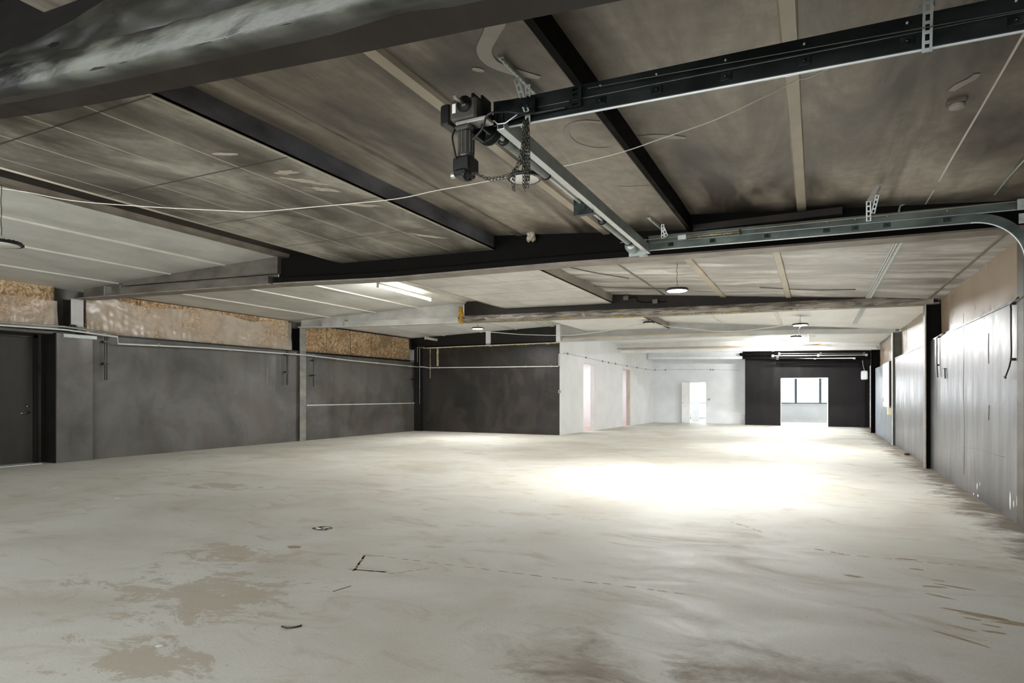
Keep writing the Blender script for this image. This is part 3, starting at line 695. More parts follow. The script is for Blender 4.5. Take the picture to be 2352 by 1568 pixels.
# white partition, slightly skewed in plan
PA, PB = Vector((-7.98, 19.78)), Vector((-7.48, 31.5))
pd = (PB-PA).normalized(); pn = Vector((-pd.y, pd.x))  # away from hall (towards -X)
def pseg(mb, s0, s1, z0, z1, t0=0, t1=.15):
    a, c = PA+pd*s0, PA+pd*s1
    q = [a+pn*t0, c+pn*t0, c+pn*t1, a+pn*t1]
    return mb.hexa([(v.x, v.y, z0) for v in q]+[(v.x, v.y, z1) for v in q])
def sOf(px, py=950):
    c = onP(px, py, PA, PB); return (Vector((c.x, c.y))-PA).dot(pd)
PL = (PB-PA).length
d1a, d1b, d2a, d2b = sOf(1340), sOf(1366), sOf(1430), sOf(1447)
z1_ = onP(1340, 833, PA, PB).z; z2_ = onP(1447, 849, PA, PB).z
b = MB(); pseg(b, 0, d1a, 0, 4); pseg(b, d1b, d2a, 0, 4); pseg(b, d2b, PL, 0, 4); pseg(b, d1a, d1b, z1_, 4); pseg(b, d2a, d2b, z2_, 4)
struct(b, 'wall_partition', 'white_wall', 'white painted partition wall with two doorways')
for i, (s0, s1, zt) in enumerate(((d1a, d1b, z1_), (d2a, d2b, z2_))):
    b = MB(); pseg(b, s1-.06, s1-.001, 0, zt, -.012, .16); pseg(b, s0, s1, zt-.03, zt, -.012, .16)
    struct(b, 'door_%d' % (i+2), 'salmon' if i else 'white_paint', ('pinkish timber jamb of the farther doorway' if i else 'white jamb of the nearer doorway in the white partition'))
b = MB().box(-11, -10.8, 19.9, 31.5, 0, 4).box(-11, -8, 19.95, 20.1, 0, 4).box(-10.9, -7.62, 31.41, 31.5, 0, 4).box(-10.9, -7.8, 25.3, 25.4, 0, 4)
struct(b, 'wall_room', 'pink_wall', 'pale inner walls of the rooms behind the white partition')
b = MB(); pseg(b, .3, PL-.1, .002, .006, .16, 2.4); struct(b, 'floor', 'pink_floor', 'reddish floor in the rooms behind the partition')
struct(MB().box(-11, -8.0, 19.95, 31.5, 3.0, 3.1), 'ceiling', 'pink_wall', 'ceiling of the rooms behind the partition')
# far white wall with doorway at Y 31.4
YW = 31.4
dx0, dx1, dz = onY(1583, 877, YW).x, onY(1623, 877, YW).x, 2.06
b = MB().box(-7.6, dx0, YW, YW+.14, 0, 4).box(dx1, -2.9, YW, YW+.14, 0, 4).box(dx0, dx1, YW, YW+.14, dz, 4)
struct(b, 'wall_far', 'white_dim', 'cool white far wall with an open doorway')
struct(MB().box(dx0, dx0+.03, YW-.01, YW+.15, 0, dz).box(dx1-.03, dx1, YW-.01, YW+.15, 0, dz).box(dx0, dx1, YW-.01, YW+.15, dz-.03, dz), 'trim_6', 'white_paint', 'white lining of the far doorway')
b = MB(); hx = dx0; ang = math.radians(152)
L_ = .40
ex = onY(1566.5, 900, YW-.18).x
D = tag(MB().hexa([(hx, YW-.012, .01), (hx, YW-.052, .01), (ex, YW-.22, .01), (ex, YW-.18, .01), (hx, YW-.012, 2.04), (hx, YW-.052, 2.04), (ex, YW-.22, 2.04), (ex, YW-.18, 2.04)]).build('door_4', 'white_paint', None, (hx, YW-.03, 0)), 'white door leaf standing open at the far doorway', None, None, 'structure')
MB().box(ex+.02, ex+.1, YW-.27, YW-.255, 1.0, 1.02).box(ex+.02, ex+.035, YW-.27, YW-.21, 1.0, 1.02).build('door_handle', 'chrome', D)
# far black wall at Y 30.5 with wide opening
YB = 30.5
ox0, ox1, oz = onY(1793, 900, YB).x, onY(1900.5, 900, YB).x, 2.17
b = MB().box(-2.96, ox0, YB, YB+.2, 0, 4).box(ox1, 2.3, YB, YB+.2, 0, 4).box(ox0, ox1, YB, YB+.2, oz, 4)
struct(b, 'wall_far', 'wall_blackfar', 'charcoal far wall with a wide opening')
struct(MB().box(ox0-.001, ox0+.015, YB-.006, YB+.21, 0, oz).box(ox1-.015, ox1+.03, YB-.006, YB+.21, 0, oz).box(ox0, ox1, YB-.006, YB+.21, oz-.02, oz+.01), 'trim_7', 'white_paint', 'white edge trim around the wide opening')
struct(MB().box(-2.96, -2.9, YB+.2, YW+.2, 0, 4), 'wall_far', 'white_dim', 'return between the far white and black walls')
# outer wall with windows at Y 35.1
YO = 35.1
W1 = (-1.9, 1.6, .95, 2.35)
G = (-6.9, -5.0, .02, 2.3)
b = MB().box(W1[1], 2.6, YO, YO+.25, 0, 3.2).box(G[1], W1[0], YO, YO+.25, 0, 3.2).box(-8, G[0], YO, YO+.25, 0, 3.2).box(W1[0], W1[1], YO, YO+.25, 0, W1[2]).box(W1[0], W1[1], YO, YO+.25, W1[3], 3.2).box(G[0], G[1], YO, YO+.25, G[3], 3.2)
struct(b, 'wall_outer', 'white_dim', 'white outer wall below the windows')
struct(MB().box(-8, 2.6, 31.55, 35.4, 3.2, 3.3), 'ceiling', 'white_wall', 'ceiling of the far window room')
struct(MB().box(2.3, 2.6, 30.7, 35.3, 0, 3.3).box(-8.1, -7.9, 31.5, 35.3, 0, 3.3), 'wall_room', 'white_wall', 'side walls of the far window room')
wm = MB()
W = tag(MB().box(W1[0], W1[1], YO+.03, YO+.1, W1[2], W1[2]+.06).box(W1[0], W1[1], YO+.03, YO+.1, W1[3]-.1, W1[3]).box(W1[0], W1[0]+.06, YO+.03, YO+.1, W1[2], W1[3]).box(W1[1]-.06, W1[1], YO+.03, YO+.1, W1[2], W1[3]).build('window_1', 'frame_slate', None, ((W1[0]+W1[1])/2, YO, W1[2])), 'slate-framed three-pane window beyond the wide opening', None, None, 'structure')
for a, c in ((-.98, -.86), (.16, .28)): MB().box(a, c, YO+.02, YO+.11, W1[2]+.061, W1[3]-.101).build('mullion', 'frame_slate', W)
for a, c in ((W1[0]+.06, -.98), (-.86, .16), (.28, W1[1]-.06)): MB().box(a+.002, c-.002, YO+.06, YO+.065, W1[2]+.062, W1[3]-.102).build('pane', 'glass', W)
MB().box(W1[0], W1[1], YO-.05, YO+.02, W1[2]-.03, W1[2]-.001).build('window_sill', 'white_paint', W)
W = tag(MB().box(G[0], G[1], YO+.03, YO+.1, .9, 1.0).box(G[0], G[1], YO+.03, YO+.1, .06, .17).box(G[0], G[1], YO+.03, YO+.1, G[3]-.06, G[3]).build('window_2', 'frame_grey', None, ((G[0]+G[1])/2, YO, .06)), 'bright full-height glazing seen through the far doorway', None, None, 'structure')
MB().box(G[0]+.01, G[1]-.01, YO+.06, YO+.065, 1.001, G[3]-.061).build('pane', 'glass', W); MB().box(G[0]+.01, G[1]-.01, YO+.06, YO+.065, .171, .899).build('pane', 'glass', W)
# inner door leaf seen through far doorway
a, c = onY(1588, 900, 33.2), onY(1606, 900, 33.2)
D = tag(MB().box(a.x, c.x, 33.2, 33.24, .01, 2.2).build('door_5', 'white_paint', None, ((a.x+c.x)/2, 33.2, 0)), 'inner white door leaf beyond the far doorway', None, None, 'structure')
MB().box(a.x-.05, a.x-.02, 33.2, 33.22, .12, .42).build('kick_plate', 'frame_slate', D)
# unseen rear wall behind the camera (openings added for fill light)
b = MB().box(-15, 3, -4.6, -4.4, 3.0, 4).box(-15, -11.5, -4.6, -4.4, 0, 3).box(-4.5, -3.2, -4.6, -4.4, 0, 3).box(1.6, 3, -4.6, -4.4, 0, 3).box(-11.5, -4.5, -4.6, -4.4, 0, .9)
struct(b, 'wall_rear', 'white_dim', 'rear wall behind the camera with openings added for fill light')
# ------------------------------------------------------------------ door tracks
TA, TB = 3.35, 6.9
def cprof(y, s, h=.075, d=.03, t=.004):
    """C rail profile in (y,z); opening to side s"""
    return [(0, 0, 0), (0, s*d, 0), (0, s*d, h*.2), (0, s*(d-t), h*.2), (0, s*(d-t), t), (0, s*t, t), (0, s*t, h-t), (0, s*(d-t), h-t), (0, s*(d-t), h*.8), (0, s*d, h*.8), (0, s*d, h), (0, 0, h)]
def track(Y, s, za, zb, label, bolts, tm):
    xs, xe = -1.70, 2.0
    t = thing('door_track', (.1, Y, za), label, 'track', 'overhead door tracks')
    zx = lambda X: za+(zb-za)*(X-xs)/(xe-xs)
    xb = 1.28
    MB().extrude(cprof(Y, s), (xs, Y, zx(xs)), (xb, Y, zx(xb))).build('lower_rail', tm, t)
    MB().extrude(cprof(Y, s), (xs, Y, zx(xs)+.082), (1.9, Y, zx(1.9)+.082)).build('upper_rail', tm, t)
    MB().tube([(xs, Y+s*.015, zx(xs)-.003), (xb, Y+s*.015, zx(xb)-.003)], .007, 6).tube([(xs, Y+s*.015, zx(xs)+.079), (1.9, Y+s*.015, zx(1.9)+.079)], .005, 6).build('lower_lip', 'zinc_bright', t)
    # curved section down to the wall
    R = .40; b = MB(); P = cprof(Y, s); vs = []; fs = []; n = len(P); path = []
    for k in range(19):
        a = math.pi/2*k/18; cxn = xb+R*math.sin(a); czn = zx(xb)-R*(1-math.cos(a)); path.append((cxn, czn, a))
    path.append((xb+R, .05, math.pi/2))
    for (x, z, a) in path:
        for q in P:
            vs.append(Vector((x+q[2]*math.sin(a), Y+q[1], z+q[2]*math.cos(a))))
    for i in range(len(path)-1):
        for k in range(n): fs.append((i*n+k, i*n+(k+1) % n, (i+1)*n+(k+1) % n, (i+1)*n+k))
    fs += [tuple(range(n-1, -1, -1)), tuple((len(path)-1)*n+k for k in range(n))]
    b.add(vs, fs); b.build('curved_rail', 'track_steel', t)
    MB().tube([(x-.003*math.sin(a), Y+s*.015, z-.003*math.cos(a)) for x, z, a in path], .006, 6).build('curved_lip', 'zinc_bright', t)
    for X in bolts:
        b = MB().bev(X-.03, X+.03, Y-s*.008, Y-s*.001, zx(X)+.02, zx(X)+.062, .002).lathe([(.009, 0), (.009, -s*.008), (.004, -s*.012)], (X, Y-s*.008, zx(X)+.04), 8, 'y')
        cp = b.build('clip_plate', 'galv_dark', t)
        MB().lathe([(.006, 0), (.006, -s*.01)], (X, Y-s*.001, zx(X)+.125), 8, 'y').build('bolt', 'galv', cp)
    return t
track(TA, 1, 3.06, 2.95, 'near overhead door track of two stacked galvanised rails, ending at the motor', (-1.1, -.78, -.42, -.05, .38, .78), 'track_dark')
track(TB, 1, 3.05, 2.975, 'far overhead door track of stacked rails curving down at the right edge', (-1.45, -1.0, -.45, .1, .35, .62, 1.1), 'track_steel')
# header bar and shaft
t = thing('header_bar', (-1.72, 5.1, 3.0), 'long bright galvanised channel joining the ends of both door tracks', 'bar')
MB().box(-1.745, -1.695, TA-.05, TB+.06, 3.02, 3.026).build('bottom_face', 'zinc_bright', t)
MB().box(-1.701, -1.695, TA-.05, TB+.06, 3.027, 3.12).box(-1.745, -1.739, TA-.05, TB+.06, 3.027, 3.12).build('channel_side', 'galv', t)
SX, SZ = -1.86, 3.10
t = thing('torsion_shaft', (SX, 5.1, SZ), 'thin steel shaft with two thick spring coils beside the bright channel', 'shaft')
MB().tube([(SX, 3.3, SZ), (SX, TB-.02, SZ)], .013, 10).build('shaft', 'zinc_bright', t)
def spring(y0, y1, r):
    b = MB(); n = int((y1-y0)/.011); path = []
    b.tube([(SX, y0, SZ), (SX, y1, SZ)], r-.004, 14)
    for i in range(n*10+1):
        a = 2*math.pi*i/10; path.append((SX+(r-.003)*math.cos(a), y0+(y1-y0)*i/(n*10), SZ+(r-.003)*math.sin(a)))
    b.tube(path, .005, 4); o = b.build('spring_coil', 'galv', t)
    for y in (y0-.02, y1): MB().lathe([(r*.75, 0), (r+.008, .004), (r+.008, .016), (r*.75, .02)], (SX, y, SZ), 14, 'y').build('spring_cone', 'galv_dark', t)
spring(3.62, 4.32, .034); spring(5.72, 6.62, .036)
b = MB().lathe([(.03, 0), (.07, .01), (.06, .03), (.06, .07), (.075, .08), (.075, .095)], (SX, 6.72, SZ-.02), 18, 'y'); b.build('cable_drum', 'galv', t)
b = MB().lathe([(.03, 0), (.09, .01), (.075, .03), (.075, .07), (.09, .08), (.09, .095)], (SX, 3.33, SZ-.02), 18, 'y'); b.build('cable_drum', 'galv_dark', t)
b = MB().bev(SX-.06, SX+.12, 5.08, 5.10, 2.99, 3.14, .003).bev(SX-.06, SX+.12, 5.10, 5.14, 2.99, 2.998, .002).box(SX+.03, SX+.05, 5.07, 5.079, 3.02, 3.06)
b.build('centre_bearing_bracket', 'galv_dark', t)
b = MB().bev(SX-.05, SX+.15, 6.83, 6.845, 2.98, 3.16, .003).bev(SX+.08, SX+.18, 6.78, 6.83, 2.96, 2.975, .003); b.build('end_bearing_bracket', 'galv', t)
# side bumper spring on the far track
p0, p1 = onY(1570, 545, 6.84), onY(1700, 533, 6.84)
t = thing('bumper_spring', ((p0.x+p1.x)/2, 6.84, p0.z), 'brass-toned spring buffer lying along the far door track', 'spring')
b = MB(); path = []; n = 34
for i in range(n*8+1):
    a = 2*math.pi*i/8; q = p0.lerp(p1, i/(n*8)); path.append((q.x, q.y+.013*math.cos(a), q.z+.013*math.sin(a)))
b.tube(path, .004, 4); b.tube([p0, p1], .008, 8); b.build('coil', mat('brass_plated_spring', 'a59a78', 'c9c0a0', 9, rough=.3, metal=.8, bmp=0), t)
MB().bev(p0.x-.06, p0.x+.03, p0.y-.02, p0.y+.02, p0.z-.02, p0.z+.025, .003).build('end_clamp', 'zinc_bright', t)
MB().bev(p1.x-.005, p1.x+.005, p1.y-.025, p1.y+.02, p1.z-.025, p1.z+.03, .002).build('end_plate', 'galv_dark', t)
# ------------------------------------------------------------------ motor
MY = 3.14
def mp(px, py, y=MY): return onY(px, py, y)
o0 = mp(1068, 300)
t = thing('door_motor', (-1.88, MY, 2.79), 'black and grey gear motor hanging at the end of the near door track', 'motor')
a, c = mp(1036, 282), mp(1096, 222)
gb = MB().bev(a.x, c.x, MY-.02, MY+.13, a.z, c.z, .012).build('gearbox', 'alu', t)
a2 = mp(1014, 275)
MB().bev(a2.x, a.x-.001, MY-.018, MY+.125, a.z-.012, c.z-.006, .010).build('end_cover', 'plastic_black', t)
lb = mp(1047, 252)
MB().box(lb.x-.012, lb.x+.012, MY-.023, MY-.0201, lb.z-.03, lb.z+.025).build('rating_plate', 'rib_white', gb)
q = mp(1071, 243)
ob = MB().lathe([(.048, -.001), (.048, -.012), (.030, -.012), (.030, -.02)], (q.x, MY-.02, q.z), 24, 'y').build('output_bearing', 'plastic_black', t)
MB().tube([(q.x, MY-.03, q.z), (q.x-.008, MY-.12, q.z+.002)], .010, 12).build('output_shaft', 'alu_pale', ob)
b = MB().bev(a.x+.03, c.x+.06, MY+.0, MY+.1, a.z-.022, a.z-.001, .004); b.build('mounting_foot', 'alu_pale', t)
# body hanging down
cx_ = mp(1062, 300).x; zt_ = a.z
MB().bev(cx_-.058, cx_+.055, MY-.01, MY+.10, zt_-.055, zt_-.023, .012).build('neck_flange', 'alu', t)
mbdy = MB().lathe([(.044, 0), (.046, -.01), (.046, -.13), (.05, -.14), (.05, -.17)], (cx_, MY+.045, zt_-.056), 20).build('motor_body', 'alu', t)
b = MB()
for k in range(12):
    an = 2*math.pi*k/12; b.box(cx_+.047*math.cos(an)-.003, cx_+.047*math.cos(an)+.003, MY+.045+.047*math.sin(an)-.003, MY+.045+.047*math.sin(an)+.003, zt_-.19, zt_-.06)
b.build('cooling_fins', 'alu', mbdy)
zb = zt_-.227
MB().bev(cx_-.062, cx_+.058, MY-.018, MY+.105, zb-.080, zb+.012, .012).bev(cx_-.050, cx_+.045, MY-.03, MY+.09, zb-.112, zb-.070, .012).build('hand_wheel_cover', 'plastic_black', t)
MB().torus((cx_+.02, MY+.02, zb-.10), (0, 1, 0), (0, 0, 1), .045, .03, .008, 16, 6).build('chain_wheel', 'plastic_black', t)
q = mp(1034, 360); MB().lathe([(.016, 0), (.018, .004), (.018, .03), (.016, .034)], (cx_-.095, MY+.03, zb-.085), 14, 'x').build('release_knob', 'alu_pale', t)
MB().tube(smoothpath([(cx_-.05, MY-.0, zt_-.04), (cx_-.058, MY-.02, zt_-.1), (cx_-.045, MY-.02, zt_-.17), (cx_-.03, MY-.02, zb-.01)]), .006, 6).build('lead', 'cable_black', t)
# cable from motor to track
P = [mp(1085, 322), mp(1108, 295), mp(1117, 268), mp(1133, 258), mp(1160, 256, 3.2), mp(1200, 260, 3.25), mp(1240, 258, 3.31), mp(1300, 246, 3.31)]
single(MB().tube(smoothpath(P), .0065, 8), 'power_cable', 'cable_black', 'black cable looping from the motor onto the near track', 'cable')
# side plates / adapter between motor and track
b = MB().hexa([(-1.77, 3.30, 3.05), (-1.49, 3.30, 3.09), (-1.49, 3.31, 3.09), (-1.77, 3.31, 3.05), (-1.77, 3.30, 3.20), (-1.49, 3.30, 3.175), (-1.49, 3.31, 3.175), (-1.77, 3.31, 3.20)])
b.bev(-1.86, -1.84, 3.18, 3.32, 2.97, 3.22, .003).bev(-1.80, -1.785, 3.19, 3.30, 3.0, 3.2, .003)
for X in (-1.64, -1.54): b.lathe([(.008, 0), (.008, -.008)], (X, 3.30, 3.13), 8, 'y')
t = single(b, 'motor_bracket', 'galv_dark', 'dark sheet-metal side plate joining the motor to the near track', 'bracket')
b = MB(); pts = [mp(1090, 275, 3.25), mp(1110, 272, 3.25), mp(1118, 282, 3.25), mp(1135, 277, 3.25), mp(1143, 285, 3.25), mp(1160, 283, 3.25), mp(1188, 263, 3.25)]
b.tube(pts, .004, 5); single(b, 'plate_edge', 'zinc_bright', 'bright stepped lower edge of the motor side plate', 'bracket')
# ------------------------------------------------------------------ chains
def chain(mb, P, pitch=.021):
    P = smoothpath(P, 12); acc = 0; k = 0; last = P[0]
    pts = [P[0]]
    for a, c in zip(P, P[1:]):
        L = (c-a).length
        while acc+L >= pitch:
            f = (pitch-acc)/L; a = a.lerp(c, f); L = (c-a).length; acc = 0; pts.append(a)
        acc += L
    for a, c in zip(pts, pts[1:]):
        d = (c-a).normalized(); ref = Vector((.3, 1, .1)) if k % 2 else Vector((1, -.3, .2))
        s = d.cross(ref).normalized(); m_ = (a+c)/2
        mb.torus(m_, d, s, pitch*.66, .0072, .0027, 8, 4); k += 1
    return mb
hang = onY(1208, 275, 3.27)
b = MB(); s0 = Vector((cx_+.01, MY+.02, zb-.13))
chain(b, [s0, mp(1085, 398, 3.16), mp(1125, 413, 3.17), mp(1165, 405, 3.19), mp(1183, 388, 3.2), mp(1193, 365, 3.22), mp(1199, 335, 3.24), mp(1204, 300, 3.27), hang])
chain(b, [s0+Vector((.02, .01, 0)), mp(1082, 394, 3.19), mp(1122, 409, 3.2), mp(1170, 400, 3.21), mp(1190, 383, 3.21), mp(1200, 360, 3.23), mp(1206, 325, 3.25), hang])
for px, lo, o in ((1202, 436, 0), (1207, 440, .012), (1213, 432, .006), (1201, 395, -.012), (1215, 415, .016), (1209, 425, .024)):
    chain(b, [onY((px*2+1208)/3, 276, 3.27+o), onY(px, 320, 3.27+o), onY(px+.6, 380, 3.27+o), onY(px, lo, 3.27+o)])
chain(b, [mp(1183, 388, 3.2), mp(1181, 420, 3.22), mp(1181, 441, 3.25)]); chain(b, [mp(1183, 388, 3.2), mp(1177, 415, 3.23), mp(1180, 441, 3.23)])
single(b, 'hoist_chain', 'chain', 'looped zinc hand chain hanging from the motor over the round lamp', 'chain')
# ------------------------------------------------------------------ perforated hangers
def perf(mb, a, c, w=.035, t=.003, up=(1, 0, 0), pitch=.05):
    """strip with slots: built as two rails and rungs so the slots are real holes; w across up direction"""
    a, c = Vector(a), Vector(c); d = (c-a).normalized(); u = (Vector(up)-d*Vector(up).dot(d)).normalized(); nrm = d.cross(u); L = (c-a).length
    for s in (-1, 1): mb.bar(a+u*s*w*.36, c+u*s*w*.36, w*.28, t, nrm)
    k = int(L/pitch)+1
    for i in range(k+1):
        q = a+d*(L*i/k); mb.bar(q-d*.0075 if i else q, q+d*.0075 if i < k else q, w*.46, t, nrm)
    return mb
def hanger(parts, m, label):
    q = parts[0][0]; t = thing('perforated_hanger', q, label, 'bracket', 'slotted steel hangers of the door tracks')
    for nm, (a, c, w_, up) in zip(('ceiling_strip', 'drop_strip', 'brace_strip'), parts[1:]):
        b = perf(MB(), a, c, w_, .003, up)
        if nm == 'ceiling_strip': 
            side = Vector(up).normalized()*w_*.5; b.bar(Vector(a)+side+Vector((0, 0, -.012)), Vector(c)+side+Vector((0, 0, -.012)), .003, .028)
        b.build(nm, m, t)
    return t
z3 = zm1(-1.9)-.03
A0, A1 = onZ(1150, 132, z3), onZ(1240, 224, z3); 
hanger([(A0.lerp(A1, .5),), (A0, A1, .04, (1, 0, 0)), (onY(1212, 195, 3.32), onY(1212, 285, 3.32), .035, (1, 0, 0)), (onY(1185, 180, 3.31), onY(1210, 258, 3.30), .035, (1, 0, -.3))], 'galv', 'slotted steel hanger above the motor with a diagonal strap')
hanger([(onY(2130, 60, 3.31),), (onZ(2118, -60, 3.60), onZ(2135, 10, 3.60), .04, (1, 0, 0)), (onY(2133, -40, 3.32), onY(2129, 120, 3.32), .04, (1, 0, 0)), (onY(2122, -30, 3.34), onY(2108, 42, 3.45), .035, (1, 0, 0))], 'galv', 'slotted steel hanger at the top edge of the picture over the near track')
hanger([(onY(1522, 540, 6.88),), (onZ(1490, 500, zm1(-1.8)-.02), onZ(1521, 527, zm1(-1.8)-.02), .04, (1, 0, 0)), (onY(1522, 515, 6.88), onY(1522, 548, 6.88), .035, (1, 0, 0)), (onY(1522, 522, 6.86), onY(1531, 543, 6.86), .04, (1, 0, .3))], 'zinc_bright', 'short slotted hanger near the header end of the far track')
hanger([(onY(1998, 470, 6.88),), (onZ(2016, 427, zr1(.6)-.02), onY(1997, 462, 6.9), .05, (1, 0, 0)), (onY(1995, 462, 6.88), onY(1995, 508, 6.88), .045, (1, 0, 0)), (onY(2015, 448, 6.86), onY(2005, 490, 6.86), .035, (1, 0, 0))], 'zinc_bright', 'slotted steel hanger on the far track under the ceiling, right of centre')
# slotted plate over the near track
q = onY(1322, 225, 3.335)
t = thing('slotted_plate', (q.x, 3.33, q.z-.05), 'dark slotted plate clamped over the near track below the black purlin', 'plate')
perf(MB(), (q.x, 3.33, q.z-.055), (q.x, 3.33, q.z+.06), .075, .004, (1, 0, 0), .038).build('plate', 'galv_dark', t)
MB().tube([(q.x+.02, 3.35, q.z+.06), onZ(1318, 195, 3.5)], .003, 5).build('tie_wire', 'chain', t)
# lift cables (thin)
single(MB().tube([onY(1350, 203, 3.3), onY(2352, 22, 3.3)], .0022, 5), 'lift_cable', 'cable_grey', 'thin lift cable stretched just above the near track', 'cable')
single(MB().tube([onY(1425, 557, 6.88), onY(2352, 461, 6.88)], .0035, 5), 'lift_cable', 'tan', 'thin pale lift cable stretched just above the far track', 'cable')
q = onY(2345, 478, 6.87)
b = MB().bev(q.x-.03, q.x+.12, 6.85, 6.858, q.z-.02, q.z+.08, .003).bev(q.x-.02, q.x+.12, 6.85, 6.857, q.z-.14, q.z-.05, .003).torus((q.x+.08, 6.84, q.z+.03), (1, 0, 0), (0, 0, 1), .04, .04, .008, 16, 6)
single(b, 'pulley_plate', 'galv', 'zinc pulley plate at the right edge of the far track', 'bracket')
# ------------------------------------------------------------------ lamps
def highbay(loc, r, tilt, lit, label, cable_top=None, group='round high bay lamps'):
    t = thing('high_bay_lamp', loc, label, 'lamp', group)
    L = Vector(loc)
    hs = MB().lathe([(r*.96, 0), (r, .006), (r, .02), (r*.9, .032), (r*.45, .04), (r*.42, .055), (.03, .06)], L, 48).build('housing', 'plastic_black', t)
    MB().lathe([(r*.80, -.004), (r*.84, -.001)], L, 48).build('diffuser', 'led' if lit else 'led_off', t)
    b = MB()
    for k in range(24):
        a = 2*math.pi*k/24; b.box(-.0, .001, 0, .001, 0, .001) if False else b.bar(L+Vector((math.cos(a)*r*.45, math.sin(a)*r*.45, .045)), L+Vector((math.cos(a)*r*.9, math.sin(a)*r*.9, .036)), .004, .014)
    b.build('heat_fins', 'plastic_black', hs)
    b = MB().torus(L+Vector((0, 0, .085)), (1, 0, 0), (0, 0, 1), .022, .022, .004, 14, 6); b.build('hook', 'galv', hs)
    if cable_top is not None:
        C = Vector(cable_top); n = 10
        P = [L+Vector((0, 0, .1)).lerp(C-L, k/n)+Vector((.008*math.sin(k*1.7), 0, 0)) for k in range(n+1)]
        MB().tube(P, .004, 5).build('flex', 'cable_black', t)
    if lit:
        ld = bpy.data.lights.new('lamp_glow', 'AREA'); ld.shape = 'DISK'; ld.size = r*1.6; ld.energy = lit; ld.color = (1, .985, .96); ld.spread = math.radians(165)
        lo = bpy.data.objects.new('lamp_light', ld); COL.objects.link(lo); lo.parent = t; lo.location = (0, 0, -.012)
    return t
K = 1.0
q = onZ(1555, 668, 3.12); highbay(q, .19, 0, 175*K, 'brightly lit round lamp hanging in the second bay', (q.x, q.y, zr(q.x)+.02))
q = onP(1097, 755, (-9, 17), (-8, 17)); highbay(q, .2, 0, 100*K, 'lit round lamp over the floor before the dark cross wall', (q.x, q.y, 3.85))
q = onY(1838, 747, 17.2); highbay(q, .2, 0, 100*K, 'lit round lamp in the third bay toward the right wall', (q.x, q.y, zr(q.x)))
q = onZ(1205, 412, 3.42); highbay(q, .162, 0, 0, 'unlit round lamp under the brown ceiling, behind the hanging chain', (q.x, q.y, zm1(q.x)-.01))
q = onZ(3, 562, 3.12); highbay(q, .21, 0, 0, 'unlit round lamp on a flex at the left edge of the picture', (q.x, q.y, 3.84))
q = onY(1490, 742, 17.5); highbay(q, .17, 0, 0, 'unlit round lamp seen edge-on below the third soffit', (q.x, q.y, 3.5))
q = onY(1828, 774, 22.5); highbay(q, .18, 0, 0, 'unlit round lamp seen edge-on hanging under the lit one by its cord', None)
single(MB().tube(smoothpath([onY(1838, 750, 17.2), onY(1834, 758, 18), onY(1836, 764, 19), onY(1830, 772, 22.4)]), .006, 5), 'lamp_cord', 'cord_white', 'white cord dropping from the third-bay lamp', 'cord')
def tube_lamp(p, q, lit, label, w=.07, tm='tube'):
    p, q = Vector(p), Vector(q); m_ = (p+q)/2; t = thing('strip_lamp', m_, label, 'lamp', 'fluorescent strip lamps')
    MB().bar(p+Vector((0, 0, .045)), q+Vector((0, 0, .045)), w, .04).build('housing', 'rib_white', t)
    MB().tube([p, q], .022, 12).build('tube', tm if lit else 'white_paint', t)
    d = (q-p).normalized()
    for e in (p, q): MB().bar(e-d*.01, e+d*.012, w*.8, .07).build('end_cap', 'rib_white', t)
    if False:
        ld = bpy.data.lights.new('strip_glow', 'AREA'); ld.shape = 'RECTANGLE'; ld.size = .06; ld.size_y = (q-p).length; ld.energy = lit; ld.color = (1, .98, .95)
        lo = bpy.data.objects.new('strip_light', ld); COL.objects.link(lo); lo.parent = t; lo.location = (0, 0, -.03)
        lo.rotation_euler = (0, 0, math.atan2(d.y, d.x)-math.pi/2)
    return t
tube_lamp(onZ(868, 656, 3.62), onZ(988, 688, 3.62), 90*K, 'lit fluorescent tube on the left pale ceiling past the black beam')
tube_lamp(onZ(977, 777, 3.52), onZ(1027, 786, 3.52), 0, 'unlit white strip lamp on the ceiling by the far dark wall')
tube_lamp(onY(1745, 784, 25.2), onY(1834, 787, 25.2), 120*K, 'lit fluorescent tube crossing the fourth bay', .12, 'tube_far')
tube_lamp(onY(1774, 805, 28), onY(1840, 803.5, 28), 90*K, 'lit fluorescent tube above the far black wall', .1, 'tube_far')
# cords between lamps
A, Bp = (-8.4, 3.65), (-2.43, 5.1)
P = [onP(x, y, A, Bp) for x, y in ((-30, 428), (60, 441), (170, 461), (330, 474), (500, 483), (590, 486), (700, 477), (900, 458), (1000, 438), (1100, 420), (1175, 404))]
single(MB().tube(smoothpath(P), .0045, 5), 'lamp_cord', 'cord_white', 'slack white cord crossing the ceiling from the left lamp to the chain lamp', 'cord')
A2, B2 = (-2.35, 5.1), (.75, 3.75)
P = [onP(x, y, A2, B2) for x, y in ((1240, 393), (1330, 374), (1430, 349), (1520, 318), (1640, 276), (1760, 220), (1830, 185), (1870, 173), (2030, 92), (2115, 44))]
P.append(onZ(2240, 22, zr1(.9)-.02)); P.append(onZ(2352, 2, zr1(1)-.02))
single(MB().tube(smoothpath(P), .004, 5), 'lamp_cord', 'cord_white', 'white cord running up from the chain lamp behind the near track', 'cord')
P = [onY(x, y, 17.6) for x, y in ((1070, 758), (1160, 765), (1200, 768), (1280, 770), (1330, 768), (1400, 758), (1480, 742))]
single(MB().tube(smoothpath(P), .01, 5), 'lamp_cord', 'cord_white', 'drooping white cord in the third bay left of the edge-on lamp', 'cord')
P = [onY(x, y, 18) for x, y in ((1500, 743), (1540, 750), (1590, 755), (1640, 760), (1700, 760), (1760, 753), (1820, 744))]
